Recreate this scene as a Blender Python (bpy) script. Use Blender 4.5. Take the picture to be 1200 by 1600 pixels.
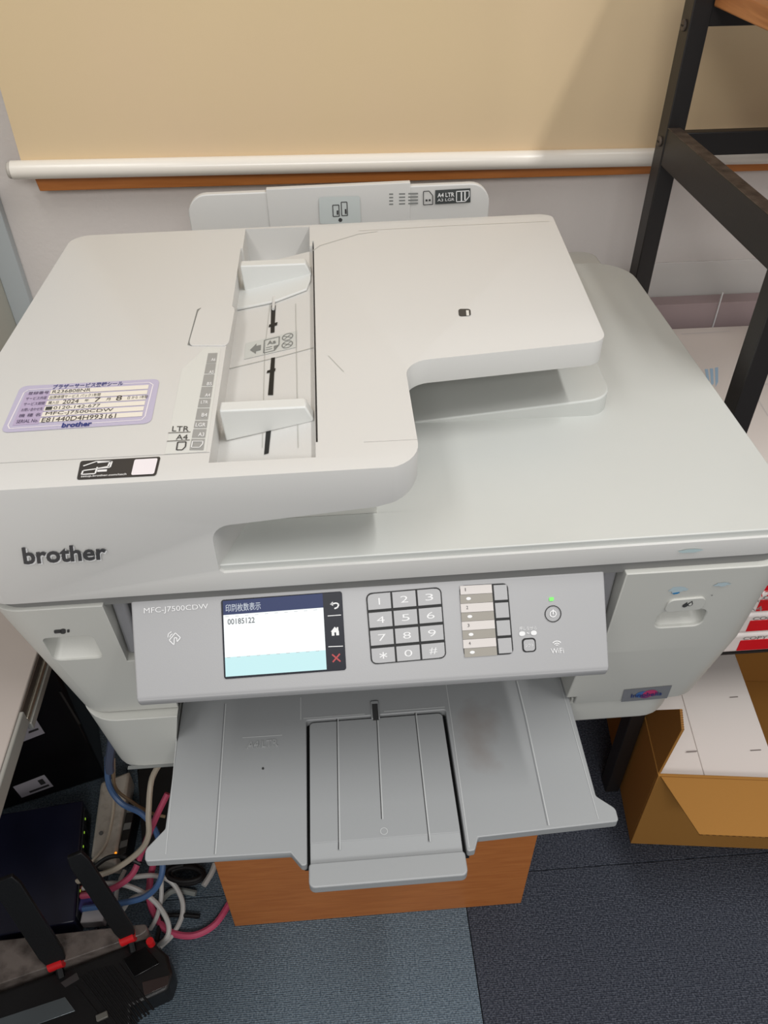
import bpy, bmesh, math, random
from mathutils import Vector, Matrix
random.seed(7)
SC = bpy.context.scene
for o in list(bpy.data.objects):
    bpy.data.objects.remove(o)
C = SC.collection
# ------------------------------------------------------------------ camera
# All modelling coordinates put z = 0 at the seam under the printer's scanner unit;
# the floor lies 0.70 m below it (world z = 0).
Z0 = 0.70
F = 1239.1
CAM = Vector((0.25384556, -0.41033256, 0.42556092))
ROT = (Matrix.Rotation(-0.0672, 3, 'Z') @ Matrix.Rotation(math.pi/2-0.7204, 3, 'X') @ Matrix.Rotation(-0.01134, 3, 'Z'))
cd = bpy.data.cameras.new('camera'); cam = bpy.data.objects.new('camera', cd); C.objects.link(cam)
cd.sensor_fit = 'VERTICAL'; cd.sensor_height = 24; cd.lens = F/1600*24; cd.clip_start = 0.02
cam.matrix_world = Matrix.Translation(CAM+Vector((0, 0, Z0))) @ ROT.to_4x4()
SC.camera = cam
# ------------------------------------------------------------------ world and light
w = bpy.data.worlds.new('room_ambient'); SC.world = w; w.use_nodes = True
w.node_tree.nodes['Background'].inputs[0].default_value = (1.0, 0.992, 0.985, 1)
w.node_tree.nodes['Background'].inputs[1].default_value = 0.40
def area(name, loc, size, energy, col=(1, .985, .965), rot=(0, 0, 0)):
    l = bpy.data.lights.new(name, 'AREA'); l.shape = 'RECTANGLE'; l.size, l.size_y = size; l.energy = energy; l.color = col
    o = bpy.data.objects.new(name, l); C.objects.link(o); o.location = (loc[0], loc[1], loc[2]+Z0); o.rotation_euler = rot
    return o
area('ceiling_panel_left', (-0.50, -0.75, 1.75), (0.35, 1.3), 11)
area('ceiling_panel_right', (1.14, -0.35, 1.70), (0.07, 1.2), 22)
area('fill_light_behind', (0.25, -1.9, 1.3), (1.3, 0.5), 20, rot=(0.75, 0, 0))  # fill light added behind the camera to brighten the wall and front faces
SC.view_settings.view_transform = 'Standard'; SC.view_settings.look = 'None'
SC.view_settings.gamma = 1; SC.view_settings.use_curve_mapping = False
SC.view_settings.exposure = 0.0

# ------------------------------------------------------------------ helpers
def ray(px, py): return ROT @ Vector(((px-600)/F, -(py-800)/F, -1.0))
def at(px, py, ax, v):
    d = ray(px, py); t = (v-CAM[ax])/d[ax]; return CAM+d*t
def onp(px, py, pl):
    P, n = pl; d = ray(px, py); t = (P-CAM).dot(n)/d.dot(n); return CAM+d*t
def plane(P, n): return (Vector(P), Vector(n).normalized())

def lin(c):
    c = c/255.0
    return c/12.92 if c <= .04045 else ((c+.055)/1.055)**2.4
def rgb(t): return (lin(t[0]), lin(t[1]), lin(t[2]), 1)
def mat(name, col, rough=.45, bump=None, var=None, metal=0, emit=0, spec=.5, alpha=1, trans=0):
    """bump=(scale,strength); var=(scale,colour2,low,high) blends a second colour by noise"""
    m = bpy.data.materials.new(name); m.use_nodes = True; nt = m.node_tree; b = nt.nodes['Principled BSDF']
    b.inputs['Base Color'].default_value = rgb(col); b.inputs['Roughness'].default_value = rough
    b.inputs['Metallic'].default_value = metal; b.inputs['Specular IOR Level'].default_value = spec
    b.inputs['Alpha'].default_value = alpha; b.inputs['Transmission Weight'].default_value = trans
    if emit:
        b.inputs['Emission Color'].default_value = rgb(col); b.inputs['Emission Strength'].default_value = emit; b.inputs['Base Color'].default_value = (.02, .02, .02, 1)
    tc = nt.nodes.new('ShaderNodeTexCoord')
    if var:
        n = nt.nodes.new('ShaderNodeTexNoise'); n.inputs['Scale'].default_value = var[0]; n.inputs['Detail'].default_value = 5
        r = nt.nodes.new('ShaderNodeValToRGB'); r.color_ramp.elements[0].position = var[2]; r.color_ramp.elements[1].position = var[3]
        r.color_ramp.elements[0].color = rgb(col); r.color_ramp.elements[1].color = rgb(var[1])
        nt.links.new(tc.outputs['Object'], n.inputs['Vector']); nt.links.new(n.outputs['Fac'], r.inputs[0])
        nt.links.new(r.outputs[0], b.inputs['Base Color'])
    if bump:
        n2 = nt.nodes.new('ShaderNodeTexNoise'); n2.inputs['Scale'].default_value = bump[0]; n2.inputs['Detail'].default_value = 3
        bp = nt.nodes.new('ShaderNodeBump'); bp.inputs['Strength'].default_value = bump[1]; bp.inputs['Distance'].default_value = .001
        nt.links.new(tc.outputs['Object'], n2.inputs['Vector']); nt.links.new(n2.outputs['Fac'], bp.inputs['Height'])
        nt.links.new(bp.outputs[0], b.inputs['Normal'])
    return m
def wood(name, c1, c2, scale=(1, 1, 18), rough=.4, nscale=6):
    m = mat(name, c1, rough); nt = m.node_tree; b = nt.nodes['Principled BSDF']
    tc = nt.nodes.new('ShaderNodeTexCoord'); mp = nt.nodes.new('ShaderNodeMapping'); mp.inputs['Scale'].default_value = scale
    n = nt.nodes.new('ShaderNodeTexNoise'); n.inputs['Scale'].default_value = nscale; n.inputs['Detail'].default_value = 8; n.inputs['Distortion'].default_value = .6
    r = nt.nodes.new('ShaderNodeValToRGB'); r.color_ramp.elements[0].position = .35; r.color_ramp.elements[1].position = .7
    r.color_ramp.elements[0].color = rgb(c1); r.color_ramp.elements[1].color = rgb(c2)
    nt.links.new(tc.outputs['Object'], mp.inputs[0]); nt.links.new(mp.outputs[0], n.inputs['Vector'])
    nt.links.new(n.outputs['Fac'], r.inputs[0]); nt.links.new(r.outputs[0], b.inputs['Base Color'])
    bp = nt.nodes.new('ShaderNodeBump'); bp.inputs['Strength'].default_value = .15; bp.inputs['Distance'].default_value = .001
    nt.links.new(n.outputs['Fac'], bp.inputs['Height']); nt.links.new(bp.outputs[0], b.inputs['Normal'])
    return m

ORG = {}                                   # origin (model coordinates) of every thing
def origin_of(o): return ORG[o.name]
def setp(o, label=None, cat=None, group=None, kind=None):
    if label: o['label'] = label
    if cat: o['category'] = cat
    if group: o['group'] = group
    if kind: o['kind'] = kind
    return o
def empty(name, loc, label, cat, group=None):
    o = bpy.data.objects.new(name, None); C.objects.link(o); o.empty_display_size = .05
    o.location = (loc[0], loc[1], loc[2]+Z0); ORG[o.name] = Vector(loc)
    return setp(o, label, cat, group)
def fillet(pts, n=6):
    """pts: (x, y, r) -> rounded outline"""
    out = []; N = len(pts)
    for i in range(N):
        p = Vector(pts[i][:2]); r = pts[i][2] if len(pts[i]) > 2 else 0
        if r <= 0: out.append(tuple(p)); continue
        a = Vector(pts[i-1][:2])-p; b = Vector(pts[(i+1) % N][:2])-p
        la, lb = a.length, b.length; a.normalize(); b.normalize()
        ang = a.angle(b); t = min(r/math.tan(ang/2), la*.49, lb*.49); rr = t*math.tan(ang/2)
        c = p+(a+b).normalized()*(rr/math.sin(ang/2)); s = p+a*t-c; e = p+b*t-c
        tot = s.angle(e); sg = 1 if (s.x*e.y-s.y*e.x) > 0 else -1
        for k in range(n+1):
            th = sg*tot*k/n; co, si = math.cos(th), math.sin(th)
            out.append((c.x+s.x*co-s.y*si, c.y+s.x*si+s.y*co))
    return out
def spline(P, n=8):
    P = [Vector(p) for p in P]; out = []
    for i in range(len(P)-1):
        a = P[max(i-1, 0)]; b = P[i]; c = P[i+1]; d = P[min(i+2, len(P)-1)]
        for k in range(n):
            t = k/n
            out.append(.5*((2*b)+(c-a)*t+(2*a-5*b+4*c-d)*t*t+(3*b-a-3*c+d)*t**3))
    out.append(P[-1]); return out
class MB:
    def __init__(s): s.v = []; s.f = []
    def add(s, vs, fs):
        k = len(s.v); s.v += [Vector(v) for v in vs]; s.f += [tuple(i+k for i in f) for f in fs]; return s
    def box(s, x0, x1, y0, y1, z0, z1):
        return s.add([(x0,y0,z0),(x1,y0,z0),(x1,y1,z0),(x0,y1,z0),(x0,y0,z1),(x1,y0,z1),(x1,y1,z1),(x0,y1,z1)],
                     [(0,3,2,1),(4,5,6,7),(0,1,5,4),(1,2,6,5),(2,3,7,6),(3,0,4,7)])
    def ext(s, pts, vec):                   # 3D polygon extruded by vec
        n = len(pts); vec = Vector(vec); pts = [Vector(p) for p in pts]
        return s.add(pts+[p+vec for p in pts], [tuple(range(n))[::-1], tuple(range(n, 2*n))]+[(i, (i+1) % n, (i+1) % n+n, i+n) for i in range(n)])
    def plan(s, poly, z0, z1): return s.ext([(p[0], p[1], z0) for p in poly], (0, 0, z1-z0))
    def xz(s, poly, y0, y1): return s.ext([(p[0], y0, p[1]) for p in poly], (0, y1-y0, 0))
    def yz(s, poly, x0, x1): return s.ext([(x0, p[0], p[1]) for p in poly], (x1-x0, 0, 0))
    def loft(s, secs):
        n = len(secs[0]); vs = [p for q in secs for p in q]; fs = [tuple(range(n))[::-1], tuple(range((len(secs)-1)*n, len(secs)*n))]
        for j in range(len(secs)-1):
            fs += [(j*n+i, j*n+(i+1) % n, (j+1)*n+(i+1) % n, (j+1)*n+i) for i in range(n)]
        return s.add(vs, fs)
    def tube(s, path, r, n=8, flat=None):
        P = [Vector(p) for p in path]; rings = []; up = Vector((0, 0, 1))
        for i, p in enumerate(P):
            t = (P[min(i+1, len(P)-1)]-P[max(i-1, 0)]).normalized()
            a = t.cross(up)
            if a.length < 1e-3: a = t.cross(Vector((0, 1, 0)))
            a.normalize(); b = a.cross(t).normalized(); rr = r[i] if isinstance(r, (list, tuple)) else r
            rings.append([p+a*math.cos(2*math.pi*k/n)*rr+b*math.sin(2*math.pi*k/n)*rr*(flat or 1) for k in range(n)])
        return s.loft(rings)
    def cyl(s, c, ax, r, h, n=24):
        c = Vector(c); ax = Vector(ax).normalized()
        return s.tube([c, c+ax*h], r, n)
    def ring(s, c, n_, r0, r1, lift=0, n=28):
        c = Vector(c); w_ = Vector(n_).normalized(); u = Vector((1, 0, 0)); v = w_.cross(u).normalized(); u = v.cross(w_)
        c = c+w_*lift; vs = []
        for r in (r0, r1): vs += [c+u*math.cos(2*math.pi*k/n)*r+v*math.sin(2*math.pi*k/n)*r for k in range(n)]
        return s.add(vs, [(k, (k+1) % n, (k+1) % n+n, k+n) for k in range(n)])
    def mesh(s, org=Vector((0, 0, 0)), recalc=True):
        me = bpy.data.meshes.new('m'); me.from_pydata([tuple(v-org) for v in s.v], [], s.f)
        if recalc:
            b = bmesh.new(); b.from_mesh(me); bmesh.ops.recalc_face_normals(b, faces=b.faces); b.to_mesh(me); b.free()
        return me
    def build(s, name, m, root=None, parent=None, bevel=0, seg=2, pre=0, smooth=False, loc=None, cut=None, isect=None, angle=30, zup=True, **kw):
        """root = the thing it belongs to; parent = the part it hangs on (sub-part); loc = origin when it is a thing itself"""
        org = origin_of(root) if root else Vector(loc if loc else (0, 0, -Z0))
        me = s.mesh(org); me.materials.append(m); me.name = name
        o = bpy.data.objects.new(name, me); C.objects.link(o)
        for op, cutter in (('INTERSECT', isect), ('PRE', pre), ('DIFFERENCE', cut)):
            if op == 'PRE' and pre:
                bv = o.modifiers.new('bevel', 'BEVEL'); bv.width = pre; bv.segments = 3; bv.limit_method = 'ANGLE'; bv.angle_limit = math.radians(50)
                dg = bpy.context.evaluated_depsgraph_get(); nm = bpy.data.meshes.new_from_object(o.evaluated_get(dg))
                o.modifiers.clear(); nm.materials.clear(); nm.materials.append(m); nm.name = name; o.data = nm
            elif cutter:
                for cc in (cutter if isinstance(cutter, list) else [cutter]):
                    co = bpy.data.objects.new('cut', cc.mesh(org)); C.objects.link(co)
                    bo = o.modifiers.new('b', 'BOOLEAN'); bo.object = co; bo.operation = op; bo.solver = 'EXACT'
                    dg = bpy.context.evaluated_depsgraph_get(); nm = bpy.data.meshes.new_from_object(o.evaluated_get(dg))
                    o.modifiers.clear(); nm.materials.clear(); nm.materials.append(m); nm.name = name; o.data = nm; bpy.data.objects.remove(co)
        if bevel:
            bv = o.modifiers.new('bevel', 'BEVEL'); bv.width = bevel; bv.segments = seg; bv.limit_method = 'ANGLE'; bv.angle_limit = math.radians(angle)
        if smooth or bevel:
            o.data.shade_smooth(); o.data.set_sharp_from_angle(angle=math.radians(55 if bevel else 40))
        if root:
            o.parent = parent if parent else root
        else:
            o.location = (org.x, org.y, org.z+Z0); ORG[o.name] = org
        return setp(o, **kw)
def deco(name, quads, m, root, pl=None, lift=.0004, parent=None, **kw):
    """flat print lying on a surface: polygons of 3D points"""
    mb = MB(); n = pl[1]*lift if pl else Vector((0, 0, lift))
    for q in quads: mb.add([Vector(p)+n for p in q], [tuple(range(len(q)))])
    return mb.build(name, m, root, parent, **kw)
def bil(c, u, v):
    """corners c = TL, TR, BR, BL ; u right, v down"""
    return c[0].lerp(c[1], u).lerp(c[3].lerp(c[2], u), v)
def rectuv(c, u0, v0, u1, v1): return [bil(c, u0, v0), bil(c, u1, v0), bil(c, u1, v1), bil(c, u0, v1)]
def rrect(c, u0, v0, u1, v1, ru=.05, rv=.05, n=5):
    out = []
    for cx, cy, a0 in ((u1-ru, v0+rv, -90), (u1-ru, v1-rv, 0), (u0+ru, v1-rv, 90), (u0+ru, v0+rv, 180)):
        for k in range(n+1):
            a = math.radians(a0+90*k/n); out.append(bil(c, cx+ru*math.cos(a), cy+rv*math.sin(a)))
    return out
def glyphs(s, bold=0, ex=0, italic=0):
    cu = bpy.data.curves.new('t', 'FONT'); cu.body = s; cu.size = 1; cu.offset = bold; cu.extrude = ex; cu.resolution_u = 3; cu.shear = italic
    o = bpy.data.objects.new('t', cu); C.objects.link(o); dg = bpy.context.evaluated_depsgraph_get()
    me = bpy.data.meshes.new_from_object(o.evaluated_get(dg)); bpy.data.objects.remove(o)
    vs = [v.co.copy() for v in me.vertices]; fs = [tuple(p.vertices) for p in me.polygons]; bpy.data.meshes.remove(me)
    return vs, fs
def text(s, c, m, root, n, name='lettering', bold=0, lift=.0006, ex=0, parent=None, italic=0, box=(0, 0, 1, 1), **kw):
    """fit string into the quadrilateral c (TL,TR,BR,BL) sub-box (u0,v0,u1,v1)"""
    vs, fs = glyphs(s, bold, 1 if ex else 0, italic)
    x0 = min(v.x for v in vs); x1 = max(v.x for v in vs); y0 = min(v.y for v in vs); y1 = max(v.y for v in vs)
    n = Vector(n).normalized(); mb = MB()
    P = [bil(c, box[0]+(box[2]-box[0])*(v.x-x0)/(x1-x0), box[3]-(box[3]-box[1])*(v.y-y0)/(y1-y0))+n*(lift+ex*v.z) for v in vs]
    mb.add(P, fs)
    return mb.build(name, m, root, parent, **kw)
def multi(items, m, root, n, name='lettering', parent=None, lift=.0006, **kw):
    """several strings joined into one print: (string, corners, box, bold)"""
    n = Vector(n).normalized(); mb = MB()
    for s, c, box, bold in items:
        vs, fs = glyphs(s, bold)
        x0 = min(v.x for v in vs); x1 = max(v.x for v in vs); y0 = min(v.y for v in vs); y1 = max(v.y for v in vs)
        mb.add([bil(c, box[0]+(box[2]-box[0])*(v.x-x0)/(x1-x0+1e-9), box[3]-(box[3]-box[1])*(v.y-y0)/(y1-y0+1e-9))+n*lift for v in vs], fs)
    return mb.build(name, m, root, parent, **kw)

# ------------------------------------------------------------------ materials
M = {}
M['white'] = mat('printer_white_plastic', (203, 202, 199), .42, bump=(900, .05))
M['white2'] = mat('printer_body_plastic', (192, 192, 186), .42, bump=(900, .05))
M['lid'] = mat('scanner_lid_plastic', (196, 198, 194), .40, bump=(900, .05), var=(5, (190, 192, 188), .4, .7))
M['slot'] = mat('feeder_light_plastic', (212, 211, 206), .4)
M['guide'] = mat('feeder_guide_plastic', (208, 209, 206), .38)
M['panel'] = mat('control_panel_grey', (166, 166, 167), .42, bump=(1200, .06))
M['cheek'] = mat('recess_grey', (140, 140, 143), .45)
M['tray'] = mat('output_tray_grey', (152, 154, 155), .42, bump=(1200, .06))
M['dark'] = mat('dark_gap', (16, 17, 17), .6)
M['black'] = mat('black_gloss', (22, 25, 36), .3, spec=.15)
M['ink'] = mat('print_dark', (58, 58, 58), .5)
M['inkgrey'] = mat('print_grey', (120, 122, 120), .5)
M['whiteprint'] = mat('print_white', (226, 226, 226), .5)
M['logo'] = mat('logo_grey', (62, 62, 64), .35)
M['carpetA'] = mat('carpet_blue', (80, 94, 106), .95, var=(420, (128, 142, 152), .38, .72), bump=(500, 1.0), spec=.1)
M['carpetB'] = mat('carpet_dark', (48, 52, 62), .95, var=(420, (96, 100, 110), .40, .75), bump=(500, 1.0), spec=.1)
M['wall'] = mat('wallpaper', (220, 213, 208), .8, bump=(220, .5), spec=.2)
M['pillar'] = mat('wall_batten', (184, 190, 192), .5)
M['cloth'] = mat('screen_cloth', (214, 192, 152), .75, bump=(1200, .08), var=(1.2, (216, 190, 160), .35, .65), spec=.25)
M['tube'] = mat('screen_tube_white', (232, 226, 216), .22)
M['rail'] = wood('rail_wood', (178, 106, 44), (196, 122, 58), (1.5, 20, 20), .4)
M['cab'] = wood('cabinet_wood', (178, 106, 52), (192, 120, 62), (3, 20, 26), .45)
M['steel'] = mat('black_steel', (34, 31, 30), .42, bump=(700, .1))
M['worn'] = mat('worn_steel', (96, 84, 74), .6, bump=(400, .6), var=(70, (60, 50, 44), .4, .7))
M['plank'] = wood('shelf_wood', (150, 88, 44), (206, 142, 88), (20, 1.4, 20), .45, 5)
M['card'] = mat('cardboard', (160, 114, 56), .85, bump=(300, .15), spec=.2)
M['cardedge'] = mat('cardboard_edge', (120, 82, 40), .9)
M['paper'] = mat('white_paper', (216, 208, 202), .6)
M['red'] = mat('ream_red', (214, 22, 38), .35)
M['wrapw'] = mat('ream_white', (230, 222, 218), .4)

# ================================================================== THE SETTING
fl = MB().box(-3.8, 4.4, -4.8, .64, -Z0-.05, -Z0-.004).build('floor', mat('subfloor', (50, 54, 60), .9), kind='structure')
ORG['floor'] = Vector((0, 0, -Z0))
for k_ in ('carpetA', 'carpetB'):
    nt = M[k_].node_tree; wv_ = nt.nodes.new('ShaderNodeTexWave'); wv_.bands_direction = 'Y'; wv_.inputs['Scale'].default_value = 130; wv_.inputs['Distortion'].default_value = 2; wv_.inputs['Detail'].default_value = 2
    b2 = nt.nodes.new('ShaderNodeBump'); b2.inputs['Strength'].default_value = .7; b2.inputs['Distance'].default_value = .001
    tcn = [n for n in nt.nodes if n.type == 'TEX_COORD'][0]; ob = [n for n in nt.nodes if n.type == 'BUMP' and n != b2][0]
    nt.links.new(tcn.outputs['Object'], wv_.inputs['Vector']); nt.links.new(wv_.outputs['Fac'], b2.inputs['Height']); nt.links.new(ob.outputs[0], b2.inputs['Normal'])
    nt.links.new(b2.outputs[0], nt.nodes['Principled BSDF'].inputs['Normal'])
ct = {}
for i in range(-3, 4):
    for j in range(-3, 2):
        dark = (i+j) % 2 == 0
        key = 'B' if (i >= 0 and not (i == 1 and j == -2)) else 'A'
        x0 = .392+.5*i; y0 = .083+.5*j
        x1 = x0+.4985; y1 = min(y0+.4985, .619)
        if y1-y0 < .1: continue
        b = MB().box(-.24925, .24925, -(y1-y0)/2, (y1-y0)/2, -.004, 0)
        k2 = (key, round(y1-y0, 3))
        if k2 not in ct:
            me = b.mesh(); me.materials.append(M['carpet'+key]); ct[k2] = me
        o = bpy.data.objects.new('carpet_tile', ct[k2]); C.objects.link(o); o.parent = fl
        th = math.radians(-2.5); cx, cy = (x0+x1)/2, (y0+y1)/2
        dx, dy = cx-.392, cy-.083
        o.location = (cx, cy, 0)
    # tiles sit on the slab; the floor surface is z = 0 in the world
MB().box(-1.8, 2.4, .62, .70, -Z0, 1.7).build('wall_back', M['wall'], kind='structure')
MB().box(-.20, -.178, .45, .62, -Z0, 1.7).build('wall_left', mat('side_wall_paint', (186, 184, 172), .7), kind='structure', bevel=.001)
MB().box(-.178, -.1495, .606, .62, -Z0, 1.7).build('trim_1', M['pillar'], kind='structure', bevel=.001)
MB().xz([(-.092, .087), (1.6, .0765), (1.6, .15), (-.10, .15)], .597, .62).build('trim_2', M['rail'], kind='structure', bevel=.001)

# roller screen -------------------------------------------------------------------
scr = empty('projection_screen', (.6, .59, .12), 'cream roller screen with a white tube along its lower hem hanging on the back wall', 'screen')
mb = MB(); xs = [-.1+.07*i for i in range(25)]; vs = []
for z in (0, 1):
    for x in xs:
        zz = .122-.0133*(x+.1) if z == 0 else 1.45
        vs.append((x-.0 if z == 0 else x-.0+(.012 if x < -.09 else 0), .588+.0015*math.sin(x*5), zz))
nn = len(xs)
mb.add(vs+[(a, b+.0012, c) for a, b, c in vs], [(i, i+1, i+1+nn, i+nn) for i in range(nn-1)]+[(2*nn+i, 2*nn+i+nn, 2*nn+i+nn+1, 2*nn+i+1) for i in range(nn-1)]+[(0, nn, 3*nn, 2*nn), (nn-1, 3*nn-1, 4*nn-1, 2*nn-1), ])
mb.build('screen_cloth', M['cloth'], scr)
A = Vector((-.111, .582, .1175)); B = Vector((1.55, .582, .0965))
MB().tube([A, A.lerp(B, .5), B], .0104, 24).build('hem_tube', M['tube'], scr, smooth=True)
MB().tube([A+Vector((-.005, 0, 0)), A+Vector((.001, 0, 0))], .0095, 20).build('end_cap', mat('cap_grey', (186, 180, 172), .4), scr, bevel=.002)

# ================================================================== PRINTER
pr = empty('printer', (.293, .20, -.25), 'large white office inkjet printer with grey control panel, lit screen and open output tray', 'printer')
X0, X1 = -.019, .605
plan_outer = fillet([(X0, -.005, .030), (X1, .001, .034), (.607, .478, .045), (X0+.004, .47, .03)], 8)
def outline(x0, x1, yf, yb, r, z, n=8):
    return [(p[0], p[1], z) for p in fillet([(x0, yf, r), (x1, yf, r), (x1, yb, r), (x0, yb, r)], n)]
# body --------------------------------------------------------------------------
secs = [outline(.008, .590, .022, .465, .032, -.212), outline(.0, .597, .004, .467, .030, -.113), outline(-.0165, .603, -.0035, .468, .032, -.009)]
body = lambda: MB().loft(secs)
secl = [outline(.0065, .577, .0150, .465, .032, -.166), outline(-.0165, .603, -.0035, .468, .030, -.009)]
def rrxz(x0, x1, z0, z1, y, r): return [(p[0], y, p[1]) for p in fillet([(x0, z0, r), (x1, z0, r), (x1, z1, r), (x0, z1, r)], 5)]
rec_l = MB().loft([rrxz(.0165, .0565, -.079, -.0455, -.02, .005), rrxz(.0175, .0560, -.0775, -.0455, .006, .005), rrxz(.0215, .0530, -.067, -.0458, .016, .004), rrxz(.025, .050, -.058, -.0465, .021, .003)])
rec_r = MB().loft([rrxz(.503, .545, -.083, -.0595, -.02, .007), rrxz(.504, .544, -.0815, -.0595, .005, .007), rrxz(.507, .541, -.074, -.0598, .014, .005), rrxz(.510, .538, -.068, -.060, .020, .003)])
bl = MB().loft(secl).build('left_body_cover', M['white2'], pr, bevel=.0014, isect=MB().box(-.1, .0985, -.1, .6, -.164, -.0085), cut=[rec_l, MB().box(.080, .2, .0180, .13, -.2, -.1), MB().box(.073, .2, -.1, .12, -.085, .01)])
br = body().build('ink_cartridge_door', M['white2'], pr, bevel=.0014, isect=MB().box(.452, .7, -.1, .6, -.2105, -.0085), cut=[rec_r, MB().box(.44, .4615, -.1, .2, -.23, -.196), MB().box(.44, .4655, -.1, .12, -.112, .01)])
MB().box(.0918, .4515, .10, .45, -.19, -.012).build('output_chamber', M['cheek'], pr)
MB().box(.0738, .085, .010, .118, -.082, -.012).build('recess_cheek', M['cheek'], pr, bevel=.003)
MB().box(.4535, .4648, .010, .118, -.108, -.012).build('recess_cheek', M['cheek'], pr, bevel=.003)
MB().plan(fillet([(X0+.005, -.0002, .03), (X1-.005, .002, .03), (X1-.006, .47, .03), (X0+.009, .465, .03)], 8), -.0115, .002).build('seam_gasket', mat('seam_grey', (120, 120, 118), .5), pr)
cs = [outline(.034, .550, .022, .46, .03, -.250), outline(.022, .562, .006, .46, .034, -.243), outline(.0105, .574, .0065, .46, .036, -.166)]
cas = MB().loft(cs).build('paper_cassette', M['white2'], pr, bevel=.0014, cut=[MB().xz([(.0915, -.212), (.0915, -.2), (.0985, -.165), (.0985, -.1), (.7, -.1), (.7, -.212)], -.05, .2), MB().box(.080, .2, .0178, .13, -.1995, -.1), MB().box(.40, .7, -.05, .5, -.3, -.1)])
MB().loft([outline(.40, .560, .030, .46, .03, -.250), outline(.40, .568, .0245, .46, .034, -.243), outline(.40, .574, .0245, .46, .036, -.206)]).build('lower_housing', M['white2'], pr, bevel=.0014, cut=MB().box(.3, .4600, -.05, .2, -.212, -.1))
MB().box(.04, .2, .003, .0065, -.2392, -.2385).build('seam_line', M['inkgrey'], pr)
# cassette ends under the machine: four feet
for x in (.06, .5):
    for y in (.06, .40):
        MB().cyl((x, y, -.2505), (0, 0, 1), .012, .004).build('foot', M['dark'], pr)
# ink door details
ydoor = plane((0, .0035, 0), (0, -1, .01))
nY = (0, -1, 0)
nD = Vector((0, -1, -.0721)).normalized(); pD = (Vector((0, -.0035, -.009)), nD)
nL = Vector((0, -1, -.1178)).normalized(); pL = (Vector((0, -.0035, -.009)), nL)
def blob(c, rx, rz, n=14, point=False, y=None):
    out = []
    for k in range(n):
        a = 2*math.pi*k/n; r = 1
        x = math.cos(a)*rx; z = math.sin(a)*rz
        if point and math.sin(a) > 0: x *= (1-math.sin(a))**.8
        out.append(Vector((c[0]+x, c[1], c[2]+z*(1.5 if point and z > 0 else 1))))
    return out
hp = [onp(1045, 936, pD), onp(1103, 931, pD), onp(1097, 950, pD), onp(1036, 955, pD)]
mb = MB(); q = rrect(hp, 0, 0, 1, 1, .16, .3)
mb.ext([p-nD*.0005 for p in q], nD*.0022).build('door_latch', M['white2'], pr, parent=br, bevel=.0006)
def drop(px, py, r):
    c = onp(px, py, pD)+nD*.0019; out = []
    for k in range(13):
        a = math.radians(150+20*k); out.append(c+Vector((math.cos(a), 0, math.sin(a)))*r)
    out.append(c+Vector((r*.35, 0, r*1.9))); return out
deco('ink_drop_mark', [drop(1069, 943, .0022)], M['ink'], pr, pD, lift=.0002, parent=br)
deco('ink_drop_mark', [drop(1077, 941, .0022)], M['ink'], pr, pD, lift=.0002, parent=br)
deco('drop_centre', [drop(1077, 941, .0013)], M['white2'], pr, pD, lift=.0004, parent=br)
stain = mat('blue_ink_stain', (30, 116, 172), .4); stain2 = mat('pale_ink_stain', (168, 184, 190), .45)
for i_, (x, y, rx, rz, m) in enumerate(((1059, 921, .0075, .0035, stain2), (1056, 925, .0035, .0018, stain), (1128, 912, .006, .0022, stain2), (1112, 929, .0007, .0006, M['inkgrey']))):
    c = onp(x, y, pD); random.seed(i_); poly = [p+Vector((random.uniform(-.25, .25)*rx, 0, random.uniform(-.25, .25)*rz)) for p in blob(c, rx, rz, 18)]
    deco('ink_stain', [poly], m, pr, pD, lift=.0003+.0002*i_, parent=br)
c = at(1078, 861, 1, .0); random.seed(9); deco('ink_stain', [[p+Vector((random.uniform(-.2, .2)*.01, 0, random.uniform(-.2, .2)*.002)) for p in blob(Vector((c.x, -.0008, .010)), .010, .0018, 18)]], mat('faint_cyan_stain', (176, 194, 196), .4), pr, pD, lift=.0005)
# badge on the sloping lower door
nb = Vector((0, -.099, -.018)).normalized(); pb = (Vector((0, .004, -.113)), nb)
bq = [onp(975, 1077, pb), onp(1050, 1070, pb), onp(1042, 1090, pb), onp(970, 1096, pb)]
badge = deco('maker_badge', [bq], mat('badge_silver', (158, 160, 164), .25, metal=.4), pr, pb, lift=.0006, parent=br)
blue = mat('print_blue', (36, 58, 120), .4); mag = mat('print_magenta', (190, 60, 110), .4)
for (u, v, r, m) in ((.42, .5, .16, mat('badge_blue', (70, 110, 170), .4)), (.58, .46, .17, mag), (.5, .62, .13, mat('badge_violet', (120, 60, 110), .4))):
    deco('badge_spot', [[bil(bq, u+r*.9*math.cos(a*.4), v+r*2*math.sin(a*.4)*.8) for a in range(16)]], m, pr, pb, lift=.0008+.0002*u, parent=br)
text('Innobella', bq, blue, pr, nb, bold=.01, lift=.0014, box=(.18, .36, .84, .66), parent=br)
# usb cover mark on the left body
uq = [onp(84, 983, pL), onp(110, 981, pL), onp(110, 989, pL), onp(85, 991, pL)]
deco('usb_mark', [rrect(uq, .0, .1, .45, .8, .1, .2), rrect(uq, .38, .0, .72, 1, .15, .3), rrect(uq, .8, .2, .95, .8, .05, .1)], M['ink'], pr, pL, parent=bl)

# scanner unit -------------------------------------------------------------------
ins = fillet([(X0+.01, -.0025, .03), (X1-.002, .0035, .032), (.6045, .475, .045), (X0+.01, .466, .03)], 8)
valley = MB().xz([(.333, .0246), (.333, .0236), (.175, .0195), (.175, .0246)], .046, .166)
plate = MB().plan(ins, .0165, .0235).build('scanner_lid', M['lid'], pr, bevel=.0008, cut=valley)
for p in ((1160, 747), (918, 721), (1062, 783), (1086, 785)):
    pass
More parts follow.
